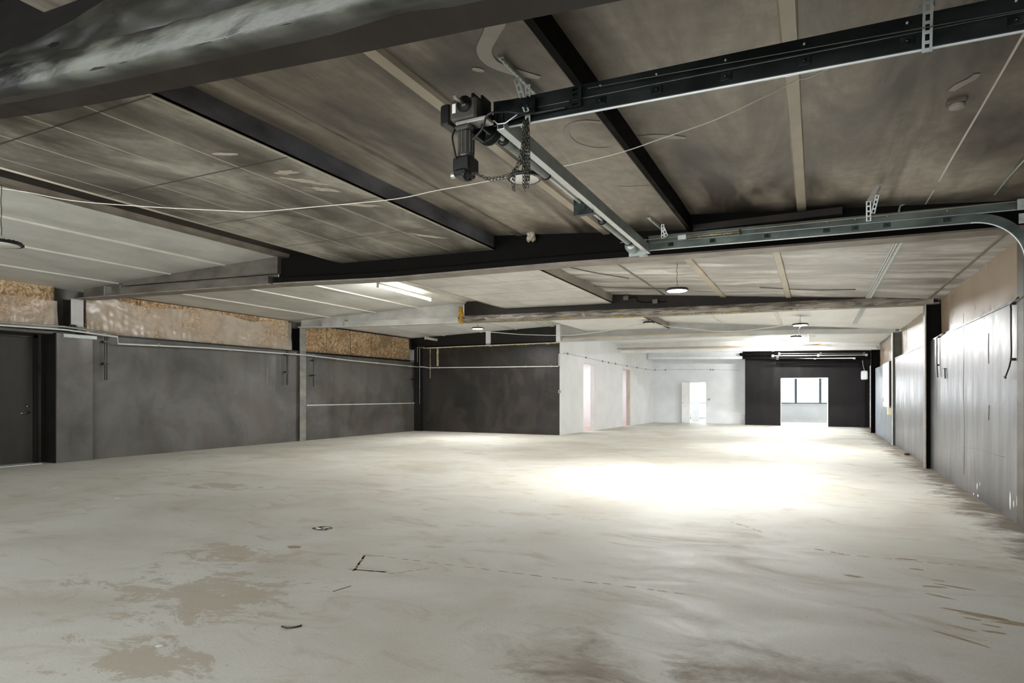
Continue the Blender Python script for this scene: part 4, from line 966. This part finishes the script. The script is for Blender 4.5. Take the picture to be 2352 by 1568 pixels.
single(MB().tube(smoothpath(P), .01, 5), 'lamp_cord', 'cord_white', 'drooping white cord between the edge-on lamp and the lit one', 'cord')
# dark ceiling cables, second bay
for pts, lb in (([(1310, 614), (1360, 625), (1445, 639)], 'dark cable stub on the second bay ceiling beside the black beam'), ([(1365, 657), (1430, 661), (1530, 663)], 'dark cable on the second bay ceiling leading to the lit lamp'), ([(1745, 660), (1800, 663), (1870, 666), (1965, 665)], 'dark cable across the middle strip of the second bay ceiling')):
    P = []
    for x, y in pts:
        Z = 3.5
        for _ in range(6): Z = zr(onZ(x, y, Z).x)-.02
        P.append(onZ(x, y, Z))
    single(MB().tube(smoothpath(P), .009, 6), 'ceiling_cable', 'cable_grey', lb, 'cable')
# perforated metal cable tray
for (y0, y1, lb) in ((8.4, 13.75, 'slotted metal cable tray along the second bay ceiling at right'), (14.3, 18.6, 'slotted metal cable tray continuing along the third bay ceiling')):
    b = MB(); X = .93
    perf(b, (X, y0, zr(X)-.035), (X, y1, zr(X)-.035), .07, .004, (1, 0, 0), .1); b.box(X-.05, X-.046, y0, y1, zr(X)-.04, zr(X)-.005); b.box(X+.04, X+.044, y0, y1, zr(X)-.04, zr(X)-.005); b.tube([(X+.02, y0, zr(X)-.02), (X+.02, y1, zr(X)-.02)], .012, 6)
    single(b, 'cable_tray', 'zinc_bright', lb, 'cable tray')
# smoke detector
q = onZ(2197, 248, 3.50); t = thing('smoke_detector', q, 'small round smoke detector on the brown ceiling at upper right', 'detector')
zz = zr1(q.x)
MB().bev(q.x-.06, q.x+.06, q.y-.05, q.y+.05, zz-.035, zz+.01, .01).build('base', 'rib_dull', t)
MB().lathe([(.05, 0), (.05, -.02), (.035, -.032), (.02, -.035)], (q.x, q.y, zz-.035), 24).build('head', 'wipe', t)
MB().torus((q.x, q.y, zz-.06), (1, 0, 0), (0, 1, 0), .044, .044, .005, 24, 6).build('ring', 'rib_brown', t)
# conduit on the right
zz = zr1(1.6)-.02
P = [onZ(2400, 318, zz), onZ(2352, 368, zz), onZ(2316, 408, zz), onZ(2286, 446, zz)]
P2 = [onF(2278, 449, 7.6, 8.28, -.04), onF(2200, 457, 7.6, 8.28, -.04), onF(2120, 464, 7.6, 8.28, -.04), onF(2080, 468, 7.6, 8.28, -.04), onF(2068, 473, 7.6, 8.28, -.05), onF(2065, 482, 7.6, 8.28, -.05), onF(2065, 540, 7.6, 8.28, -.05)]
single(MB().tube(P+P2, .011, 8), 'conduit_pipe', 'galv', 'bent zinc conduit from the right ceiling edge down behind the far track', 'pipe')
# ------------------------------------------------------------------ left wall pipe run
P = [onX(x, y, -13.90) for x, y in ((-40, 743), (0, 746.5), (150, 757), (270, 773), (271, 789), (480, 799), (700, 815), (800, 827), (870, 834), (966, 843))]
P2 = [Vector((-13.82, 19.57, P[-1].z)), Vector((-13.70, 19.58, P[-1].z)), Vector((-13.68, 19.74, P[-1].z))]+[onY(x, y, 19.74) for x, y in ((985, 844.3), (1120, 843), (1282, 841), (1284, 839), (1284, 813), (1288, 811))]
t = thing('conduit_pipe', P[4], 'long white conduit along the left wall and across the dark cross wall', 'pipe')
MB().tube(P+P2, .018, 8).build('pipe', 'pipe_white', t)
for x, y in ((365, 792), (532, 803), (678, 812), (720, 817), (780, 824.5), (870, 834), (945, 841)):
    q = onX(x, y, -13.90); MB().box(q.x-.12, q.x+.025, q.y-.012, q.y+.012, q.z-.03, q.z+.035).build('pipe_clip', 'galv', t)
for x, y in ((1008, 844), (1122, 843), (1207, 842), (1267, 841)):
    q = onY(x, y, 19.74); MB().box(q.x-.02, q.x+.02, q.y-.022, q.y+.035, q.z-.035, q.z+.035).build('pipe_clip', 'galv', t)
P = [onX(x, y, -13.86) for x, y in ((-40, 741), (0, 745), (150, 755.5), (268, 771))]
single(MB().box(0, .001, 0, .001, 0, .001) if False else MB().tube([p_+Vector((-.04, 0, .05)) for p_ in P], .02, 8), 'conduit_pipe', 'galv', 'second grey conduit just above the white one over the dark door', 'pipe')
# pipes on the partition
q0, q1 = onP(1296, 812, PA, PB), onP(1500, 850, PA, PB)
off = Vector((-pn.x, -pn.y, 0))*.02
t = thing('thin_conduit', q0, 'thin grey conduit sloping along the white partition and far wall', 'pipe')
Pp = [onP(x, y, PA, PB)+off for x, y in ((1292, 811), (1303, 812), (1345, 821), (1400, 833), (1450, 842), (1500, 850))]
Pq = [onY(x, y, YW-.02) for x, y in ((1506, 850), (1560, 848.5), (1640, 848.5), (1700, 850))]
MB().tube(Pp+Pq, .008, 6).build('pipe', 'frame_grey', t)
for x, y in ((1303, 812), (1345, 821), (1383, 829.5), (1397, 832.5), (1413, 835), (1439, 840), (1462, 844), (1483, 848)):
    q = onP(x, y, PA, PB)+off; MB().box(q.x-.015, q.x+.015, q.y-.02, q.y+.02, q.z-.03, q.z+.03).build('clip', 'cable_grey', t)
for x in (1505, 1528, 1632, 1638):
    q = onY(x, 849, YW-.02); MB().box(q.x-.02, q.x+.02, q.y-.015, q.y+.015, q.z-.03, q.z+.03).build('clip', 'cable_grey', t)
# corner pipes at dark corner
for k, (px, ya, yb, lb) in enumerate(((959, 797, 832, 'short pale pipe at the top of the dark corner'), (964, 799, 928, 'thin vertical pipe in the dark corner, second from left'))):
    P = [onY(px, yb, 19.6), onY(px, ya, 19.6), onY(px+16, ya, 19.72)]
    single(MB().tube(P, .012, 7), 'corner_pipe', 'galv', lb, 'pipe')
single(MB().box(-14.05, -13.74, 19.63, 19.775, 0, 3.24), 'corner_post', 'black_gloss', 'black boxed post in the corner where the left and dark cross walls meet', 'post')
# double rods hanging on left wall
def rods(px0, px1, y0, y1, label):
    q = onX(px0, y0, -13.98); t = thing('bolt_rod_pair', q, label, 'rods', 'shutter rods on the left wall')
    ps = (px0, px1) if px1 else (px0,)
    for p_ in ps: MB().tube([onX(p_, y0, -13.99), onX(p_, y1, -13.99)], .010, 6).build('rod', 'black_gloss', t)
    for f_ in (.12, .62):
        a = onX(px0, y0+(y1-y0)*f_, -13.99); c = onX((px1 or px0+3), y0+(y1-y0)*f_, -13.99)
        MB().box(a.x-.07, a.x+.02, a.y-.03, c.y+.03, a.z-.02, a.z+.02).build('guide', 'black_gloss', t)
rods(240.5, 245.5, 773, 873, 'pair of thin black rods on the left wall just right of the pier')
rods(658, 661, 805, 884, 'pair of thin black rods on the left wall before the grey column')
rods(720, None, 819, 888, 'single thin rod on the left wall just past the grey column')
rods(948, None, 835, 892, 'single thin rod on the left wall near the far dark corner')
# right wall rods
def rrod(pts, X, label):
    P = [onX(x, y, X) for x, y in pts]; t = thing('door_bolt_rod', P[0], label, 'rod', 'bolt rods on the right wall')
    MB().tube(smoothpath(P, 3), .009, 7).build('rod', 'black_gloss', t)
    for k in (1, -2):
        q = P[k]; MB().tube([q+Vector((.0, -.05, 0)), q+Vector((0, .07, 0))], .006, 6).box(q.x, q.x+.07, q.y-.01, q.y+.01, q.z-.015, q.z+.015).build('guide', 'black_gloss', t)
    return t, P
t, P = rrod([(2339, 683), (2322, 697), (2322, 708), (2322, 760), (2322, 825), (2308, 868)], 1.93, 'long black bolt rod with bent lower end on the right wall near the frame edge')
MB().tube([P[-1]+Vector((0, -.04, 0)), P[-1]+Vector((0, .04, .02))], .008, 6).build('handle', 'black_gloss', t)
t, P = rrod([(2170, 763), (2153, 774), (2152, 790), (2152, 838), (2154, 866)], 1.94, 'black bolt rod on the right wall just right of the tall black column')
single(MB().tube([onX(2170, 846, 1.955), onX(2171, 869, 1.955)], .01, 6).tube([onX(2166, 846, 1.955), onX(2172, 846, 1.955)], .008, 6), 'wall_hook', 'black_gloss', 'short black hook on the right wall beside the bolt rod', 'hook')
# ------------------------------------------------------------------ cabinet on right wall
cy0 = 20.3
cxa = onY(2041, 880, cy0).x; zt_, zb_ = onY(2041, 829, cy0).z, onY(2041, 932, cy0).z
cy1 = onX(2027.5, 880, cxa).y
t = thing('wall_cabinet', ((cxa+1.97)/2, (cy0+cy1)/2, zb_), 'white-fronted wall cabinet with dark side on the right wall beyond the third column', 'cabinet')
MB().bev(cxa+.02, 1.965, cy0, cy1, zb_, zt_, .006).build('body', 'steel_brown', t)
MB().bev(cxa, cxa+.019, cy0+.01, cy1, zb_-.05, zt_-.01, .004).build('door', 'white_paint', t)
MB().bev(cxa-.03, cxa-.001, cy1-.2, cy1-.1, zb_+.1, zb_+.25, .006).build('latch', 'white_paint', t)
MB().bev(cxa-.02, 1.965, cy0-.06, cy0+.25, zb_-.26, zb_-.055, .02).build('switch_box', 'ivory', t)
MB().tube([(1.94, cy0+.05, zb_-.27), (1.94, cy0+.02, .05)], .016, 6).build('feed_cable', 'cable_black', t)
# ------------------------------------------------------------------ far sectional door in right wall
t = thing('sectional_door', (2.12, 28.4, 0), 'pale closed sectional door in the right wall at the far end', 'door')
for k in range(6): MB().bev(2.08, 2.13, 26.7, 30.2, .02+k*.44, .02+k*.44+.43, .004).build('door_panel', 'white_dim', t)
t = thing('door_track', (1.9, 28.4, 2.7), 'blackened tracks of the far sectional door curving under the roof', 'track')
for Y in (26.42, 30.34):
    R = .5; P = [(1.95, Y, .02), (1.95, Y, 2.35)]+[(1.95-R*(1-math.cos(a)), Y, 2.35+R*math.sin(a)) for a in [math.pi/2*k/10 for k in range(1, 11)]]+[(-1.6, Y, 2.87)]
    b = MB()
    for p_, q_ in zip(P, P[1:]): b.bar(p_, q_, .06, .05, (0, 1, 0))
    b.build('rail', 'steel_black', t)
for (x0, y0, x1, y1, w_, m_, lb) in ((1786, 822, 1962, 822, .05, 'bluewhite_beam', 'pale rail with end clamps under the charred beam, lowest of the rails'), (1775, 817, 1990, 815, .03, 'grey_beam', 'grey rail just above the lowest pale one at the far end'), (1790, 812, 1985, 811, .025, 'wrap_grey', 'dull thin rail under the far roof, topmost of the rails')):
    P = [onY(x0, y0, 29.2), onY(x1, y1, 29.2)]
    t = thing('ceiling_rail', P[0], lb, 'rail', 'rails above the far black wall'); MB().bar(P[0], P[1], .05, w_).build('rail', m_, t)
    for f_ in (0, .5, 1): q = P[0].lerp(P[1], f_); MB().box(q.x-.04, q.x+.04, q.y-.04, q.y+.04, q.z-.05, q.z+.05).build('clamp', m_, t)
q = onY(1985, 862, 30.3); t = thing('wall_heater_box', q, 'small white box hanging on the far black wall near the right corner', 'box')
MB().bev(q.x-.12, q.x+.13, 30.2, 30.49, q.z-.18, q.z+.2, .04).build('casing', 'white_paint', t)
MB().tube([onY(1986, 852, 30.3), onY(1982, 838, 30.3), onY(1981, 825, 30.3)], .01, 5).build('lead', 'cord_white', t)
# little boxes
q = onY(1286, 899, 19.77); t = thing('switch_box', q, 'small grey switch box at the right end of the dark cross wall', 'switch'); MB().bev(q.x-.05, q.x+.04, 19.73, 19.778, q.z-.05, q.z+.05, .005).build('box', 'galv', t); MB().box(q.x-.02, q.x+.01, 19.72, 19.729, q.z-.02, q.z+.02).build('button', 'plastic_black', t)
q = onY(1707, 960, YW-.04); single(MB().bev(q.x-.1, q.x+.08, YW-.09, YW-.002, q.z-.12, q.z+.14, .01), 'wall_box', 'white_paint', 'white box low on the far white wall beside the black wall', 'box')
q = onY(1629, 917, YW-.02); single(MB().lathe([(.05, 0), (.05, -.03), (.03, -.04)], (q.x, YW-.001, q.z), 16, 'y'), 'call_button', 'frame_grey', 'small round button right of the far doorway', 'button')
# block under beam near purlin (foam lump)
q = onF(1220, 546, 7.6, 8.28, -.1); b = MB()
for k in range(14): b.lathe([(.01, -.04), (random.uniform(.03, .05), -.015), (random.uniform(.03, .05), .02), (.01, .045)], (q.x+random.uniform(-.05, .04), q.y+random.uniform(-.04, .04), q.z+random.uniform(-.03, .05)), 9)
single(b, 'foam_lump', 'rib_brown', 'lump of dusty foam stuck to the top of the black second beam', 'foam')
# stuff mounted on third beam right of soffit
for (px, py, lb) in ((1438, 684, 'dusty box on the third beam below the lit lamp, left one'), (1505, 692, 'dusty box on the third beam below the lit lamp, right one')):
    q = onF(px, py, 13.75, 14.05, -.1); single(MB().bev(q.x-.06, q.x+.06, q.y-.04, q.y+.06, q.z-.05, q.z+.05, .008), 'junction_box', 'wrap_grey', lb, 'box')
single(MB().tube(smoothpath([onF(x, y, 13.75, 14.05, -.1) for x, y in ((1447, 684), (1460, 682), (1466, 692), (1490, 694), (1530, 692))]), .012, 6), 'beam_cable', 'steel_black', 'sooty cable linking the two boxes on the third beam', 'cable')
# ------------------------------------------------------------------ floor marks
FL = [o for o in bpy.data.objects if o.name == 'floor'][0]
def blobpoly(mb, c, rx, ry, rot, z=.0012, n=18, jag=.35):
    vs = []
    for k in range(n):
        a = 2*math.pi*k/n; r = 1+jag*(noise.noise(Vector((math.cos(a)*1.7+c[0]*9, math.sin(a)*1.7+c[1]*9, 0))))+random.uniform(-.12, .12)
        x, y = rx*r*math.cos(a), ry*r*math.sin(a)
        vs.append(Vector((c[0]+x*math.cos(rot)-y*math.sin(rot), c[1]+x*math.sin(rot)+y*math.cos(rot), z)))
    mb.add(vs+[v-Vector((0, 0, .001)) for v in vs], [tuple(range(n))]+[(k, k+n, (k+1) % n+n, (k+1) % n) for k in range(n)])
def dash(mb, p, q, w, gap=.3, seg=.12):
    a, c = onZ(*p, 0), onZ(*q, 0); L = (c-a).length; d = (c-a).normalized(); s = 0; rot = math.atan2(d.y, d.x)
    while s < L:
        l = random.uniform(.4, 1)*seg
        m_ = a+d*(s+l/2); blobpoly(mb, (m_.x+random.uniform(-.006, .006), m_.y), l/2, w*random.uniform(.6, 1), rot); s += l*(1+random.uniform(gap*.3, gap*1.7))
def fmark(mb, label, m='residue', name='glue_residue'):
    o = mb.build(name, m, FL); o['label'] = label; return o
b = MB(); dash(b, (832, 1275), (876, 1277), .010, -.3, .08); dash(b, (838, 1275), (814, 1309), .012, -.5, .08); dash(b, (800, 1307), (878, 1313), .014, -.5, .1); fmark(b, 'bracket-shaped brown glue residue')
b = MB(); dash(b, (890, 1279), (1352, 1337), .009, .5, .12); dash(b, (1385, 1339), (1600, 1368), .010, .9, .12); dash(b, (893, 1318), (975, 1306), .006, .2, .1); fmark(b, 'dashed brown glue line')
b = MB(); dash(b, (1872, 1260), (1935, 1272), .02, .4, .1); dash(b, (1935, 1273), (2310, 1308), .009, .8, .12); dash(b, (1680, 1198), (1740, 1218), .01, .6, .1); fmark(b, 'broken brown line at right')
b = MB()
for x, y, rx, ry, ro in ((1961, 1323, .06, .03, -.1), (2145, 1347, .08, .02, .2), (2195, 1348, .12, .018, -.3), (2162, 1370, .09, .016, -.4), (2232, 1408, .16, .02, -.2), (2290, 1422, .18, .025, -.2), (2340, 1435, .12, .02, 0), (2232, 1421, .05, .014, -.2), (2278, 1437, .05, .014, -.2), (2285, 1452, .06, .018, 0), (2210, 1468, .14, .016, -.6), (2212, 1443, .07, .012, -.4), (2105, 1307, .05, .02, 0), (2085, 1284, .07, .02, 0), (2155, 1333, .04, .012, 0)):
    q = onZ(x, y, 0); blobpoly(b, (q.x, q.y), rx, ry, ro)
fmark(b, 'scattered brown glue patches at right')
b = MB(); q = onZ(676, 1256, 0); blobpoly(b, (q.x, q.y), .07, .05, 0, jag=.1); fmark(b, 'round tan spot')
q = onZ(741, 1213, 0)
t = thing('floor_drain', (q.x, q.y, 0), 'small dark ragged drain hole in the pale floor', 'drain')
b = MB(); blobpoly(b, (q.x, q.y), .10, .095, 0, .002, 26, .25); b.build('hole', 'drain', t)
b = MB()
for k in range(6): a = random.uniform(0, 6.28); b.bar((q.x+.08*math.cos(a), q.y+.08*math.sin(a), .004), (q.x+.03*math.cos(a+1), q.y+.03*math.sin(a+1), .004), .008, .003)
b.build('debris', 'chip', t)
P = [onZ(x, y, .006) for x, y in ((647, 1438), (658, 1442), (676, 1440), (693, 1436))]
single(MB().tube(P, .006, 5), 'wood_splinter', 'twig', 'bent dark splinter lying on the floor, lower left of centre', 'debris')
single(MB().tube([onZ(764, 1358, .003), onZ(806, 1345, .003)], .002, 4), 'wire_offcut', 'twig', 'thin straight wire offcut on the floor near the bracket mark', 'debris')
b = MB(); q = onZ(2083, 1043, .02); b.lathe([(.03, -.02), (.06, -.01), (.05, .02), (.02, .035)], q, 9); single(b, 'rubble_piece', 'twig', 'small dark rubble piece on the floor at the foot of the right wall', 'debris')
for x, y, r, lb in ((129, 1121, .05, 'white paint flake on the floor below the dark door, upper one'), (270, 1145, .05, 'white paint flake on the floor, right of the scraped arc'), (365, 1484, .022, 'white speck on the floor in the lower left')):
    q = onZ(x, y, .004); b = MB(); blobpoly(b, (q.x, q.y), r, r*.6, .4, .008, 9, .6); single(b, 'paint_flake', 'chip', lb, 'debris')
# floor joint line far
b = MB(); dash(b, (1660, 1012), (2000, 1021), .008, .02, .5); fmark(b, 'thin floor joint', 'steel_brown', 'floor_joint')
# ------------------------------------------------------------------ ceiling marks
CE = [o for o in bpy.data.objects if o.get('label') == 'smoke-browned ceiling between soffit and plate beam, nearest bay'][0]
CR = [o for o in bpy.data.objects if o.get('label') == 'smoke-browned ceiling over the door tracks, nearest bay'][0]
def onC(px, py, zf_):
    Z = 3.6
    for _ in range(8): Z = zf_(onZ(px, py, Z).x)
    return onZ(px, py, Z)
def czs(X, Y, zf_, x0=None):
    amp = .02; e = 1
    return zf_(X)+amp*noise.noise(Vector((X*1.1, Y*.7, 3)))+amp*.5*noise.noise(Vector((X*3.2, Y*1.3, 8)))
def ribbon(pts, ws, zf_, parent, label, m='wipe'):
    P = [onC(x, y, zf_) for x, y in pts]; P = smoothpath(P, 8); b = MB(); vs = []
    for i, p_ in enumerate(P):
        d = P[min(i+1, len(P)-1)]-P[max(i-1, 0)]; n_ = Vector((-d.y, d.x, 0)).normalized(); w_ = interp(list(zip([k*8 for k in range(len(ws))], ws)), i)*(1+.12*noise.noise(p_*5))
        for j in range(5):
            q = p_+n_*w_*(j/4-.5)*2; vs.append(Vector((q.x, q.y, czs(q.x, q.y, zf_)-.004)))
    fs = [(i*5+j, i*5+j+1, (i+1)*5+j+1, (i+1)*5+j) for i in range(len(P)-1) for j in range(4)]
    b.add(vs, fs, True); o = b.build('wipe_mark', m, parent); o['label'] = label; o.data['open'] = 1
ribbon([(1030, 22), (1070, 35), (1110, 30), (1138, 48), (1128, 75), (1112, 110), (1130, 140), (1180, 160), (1240, 175)], [.015, .05, .07, .06, .05, .05, .05, .045, .02], zm1, CE, 'pale curving wiped trail')
ribbon([(1395, 282), (1340, 280), (1308, 290), (1302, 310), (1325, 330), (1370, 340), (1400, 338)], [.02, .025, .025, .025, .025, .02, .015], zm1, CE, 'pale C-shaped wiped arc')
ribbon([(1465, 313), (1500, 312), (1540, 314), (1575, 315)], [.01, .04, .045, .02], zr1, CR, 'pale smear right of the purlin')
ribbon([(2185, 205), (2205, 190), (2230, 178), (2245, 165)], [.02, .035, .03, .02], zr1, CR, 'pale smear above the smoke detector')
ribbon([(1420, 427), (1450, 427), (1490, 426)], [.008, .008, .008], zm1, CE, 'thin bright sealed joint', 'wipe_pale')
ribbon([(1085, 155), (1100, 158), (1112, 160)], [.02, .03, .015], zm1, CE, 'small grey smear', 'wipe')
WR = [o for o in bpy.data.objects if o.get('label') == 'glossy streaked grey lower wall panels'][0]
b = MB()
for x, y, w_, h in ((2244, 1116, .018, .04), (2250, 1111, .01, .02), (2320, 1150, .02, .09), (2328, 1157, .014, .035), (2335, 1150, .006, .05), (2236, 1134, .02, .012), (2246, 1138, .03, .015)):
    q = onX(x, y, XR-.002); n = 9; vs = [Vector((XR-.002, q.y+w_*math.cos(2*math.pi*k/n)*(1+.2*random.random()), q.z+h*math.sin(2*math.pi*k/n)*(1+.2*random.random()))) for k in range(n)]
    b.add(vs+[v+Vector((.003, 0, 0)) for v in vs], [tuple(range(n))]+[(k, k+n, (k+1) % n+n, (k+1) % n) for k in range(n)])
b.build('paint_spot', 'chip', WR)['label'] = 'white paint drips near the floor'
for pts, w_ in (([(2188, 1020), (2215, 1028), (2240, 1030), (2262, 1036), (2290, 1045), (2308, 1050)], .002), ([(2213, 720), (2214, 800), (2213, 900), (2215, 980), (2214, 1090)], .0025), ([(2271, 765), (2270, 800), (2271, 835)], .005), ([(2272, 930), (2271, 965)], .006)):
    MB().tube([onX(x, y, XR-.001) for x, y in pts], w_, 5).build('crack', 'wrap_grey', WR)['label'] = 'dark crack in the wall paint'
SO = [o for o in bpy.data.objects if o.name == 'boxed_soffit'][0]
def smark(px, py, rx, ry, ro):
    q = onZ(px, py, 3.58); z = 3.605+(3.56-3.605)*(q.x+7.06)/2.78-.003
    b = MB(); vs = []; n = 22
    for k in range(n):
        a = 2*math.pi*k/n; r = 1+.7*noise.noise(Vector((math.cos(a)*2+px, math.sin(a)*2, 1))); x, y = rx*r*math.cos(a), ry*r*math.sin(a)
        X = q.x+x*math.cos(ro)-y*math.sin(ro); vs.append(Vector((X, q.y+x*math.sin(ro)+y*math.cos(ro), 3.605+(3.56-3.605)*(X+7.06)/2.78-.002)))
    b.add(vs, [tuple(range(n-1, -1, -1))]); o = b.build('wipe_mark', 'wipe_pale', SO); o['label'] = 'pale wiped patch'; o.data['open'] = 1
for a in ((515, 350, .12, .03, .5), (700, 412, .22, .06, .9), (745, 432, .16, .05, .8), (830, 468, .22, .05, .6), (655, 392, .12, .05, .2), (985, 540, .25, .05, .9)): smark(*a)
# ------------------------------------------------------------------ light
wd = bpy.data.worlds.new('World'); S.world = wd; wd.use_nodes = True
bg = wd.node_tree.nodes['Background']; bg.inputs[0].default_value = (.93, .97, 1, 1); bg.inputs[1].default_value = 3.2
def area(name, loc, rot, sx, sy, e, col=(1, 1, 1)):
    ld = bpy.data.lights.new(name, 'AREA'); ld.shape = 'RECTANGLE'; ld.size = sx; ld.size_y = sy; ld.energy = e; ld.color = col
    o = bpy.data.objects.new(name, ld); COL.objects.link(o); o.location = loc; o.rotation_euler = rot; return o
area('fill_rear_left', (-8, -4.3, 2.0), (math.radians(90), 0, 0), 7, 2.1, 310, (.97, .99, 1))  # soft fill added behind the camera, wide left part
area('fill_rear_right', (-.8, -4.3, 1.6), (math.radians(90), 0, 0), 4.4, 2.8, 170, (.97, .99, 1))  # second added fill behind the camera, right part
area('side_room_fill', (-9.5, 23, 2.9), (0, 0, 0), 1.5, 3, 60, (1, .97, .97))  # unseen fill added to brighten the nearer side room, no fixture
area('side_room_fill', (-9.5, 28.5, 2.9), (0, 0, 0), 1.5, 3, 60, (1, .97, .97))  # same added fill for the farther side room
area('window_daylight', (0, YO-.1, 1.7), (math.radians(-90), 0, 0), 3, 1.3, 60, (.93, .97, 1))
area('window_daylight', (-6, YO-.1, 1.2), (math.radians(-90), 0, 0), 1.8, 2, 60, (.93, .97, 1))
fix_normals()
# ------------------------------------------------------------------ camera
cam = bpy.data.cameras.new('camera'); co_ = bpy.data.objects.new('camera', cam); COL.objects.link(co_)
co_.location = (0, 0, H); co_.rotation_euler = (math.radians(90), 0, TH)
cam.sensor_width = 36; cam.sensor_fit = 'HORIZONTAL'; cam.lens = 36*F/2352; cam.shift_y = (HY-784)/2352; cam.clip_start = .05
S.camera = co_
S.view_settings.view_transform = 'Standard'; S.view_settings.look = 'None'; S.view_settings.gamma = 1; S.view_settings.use_curve_mapping = False
S.view_settings.exposure = .65
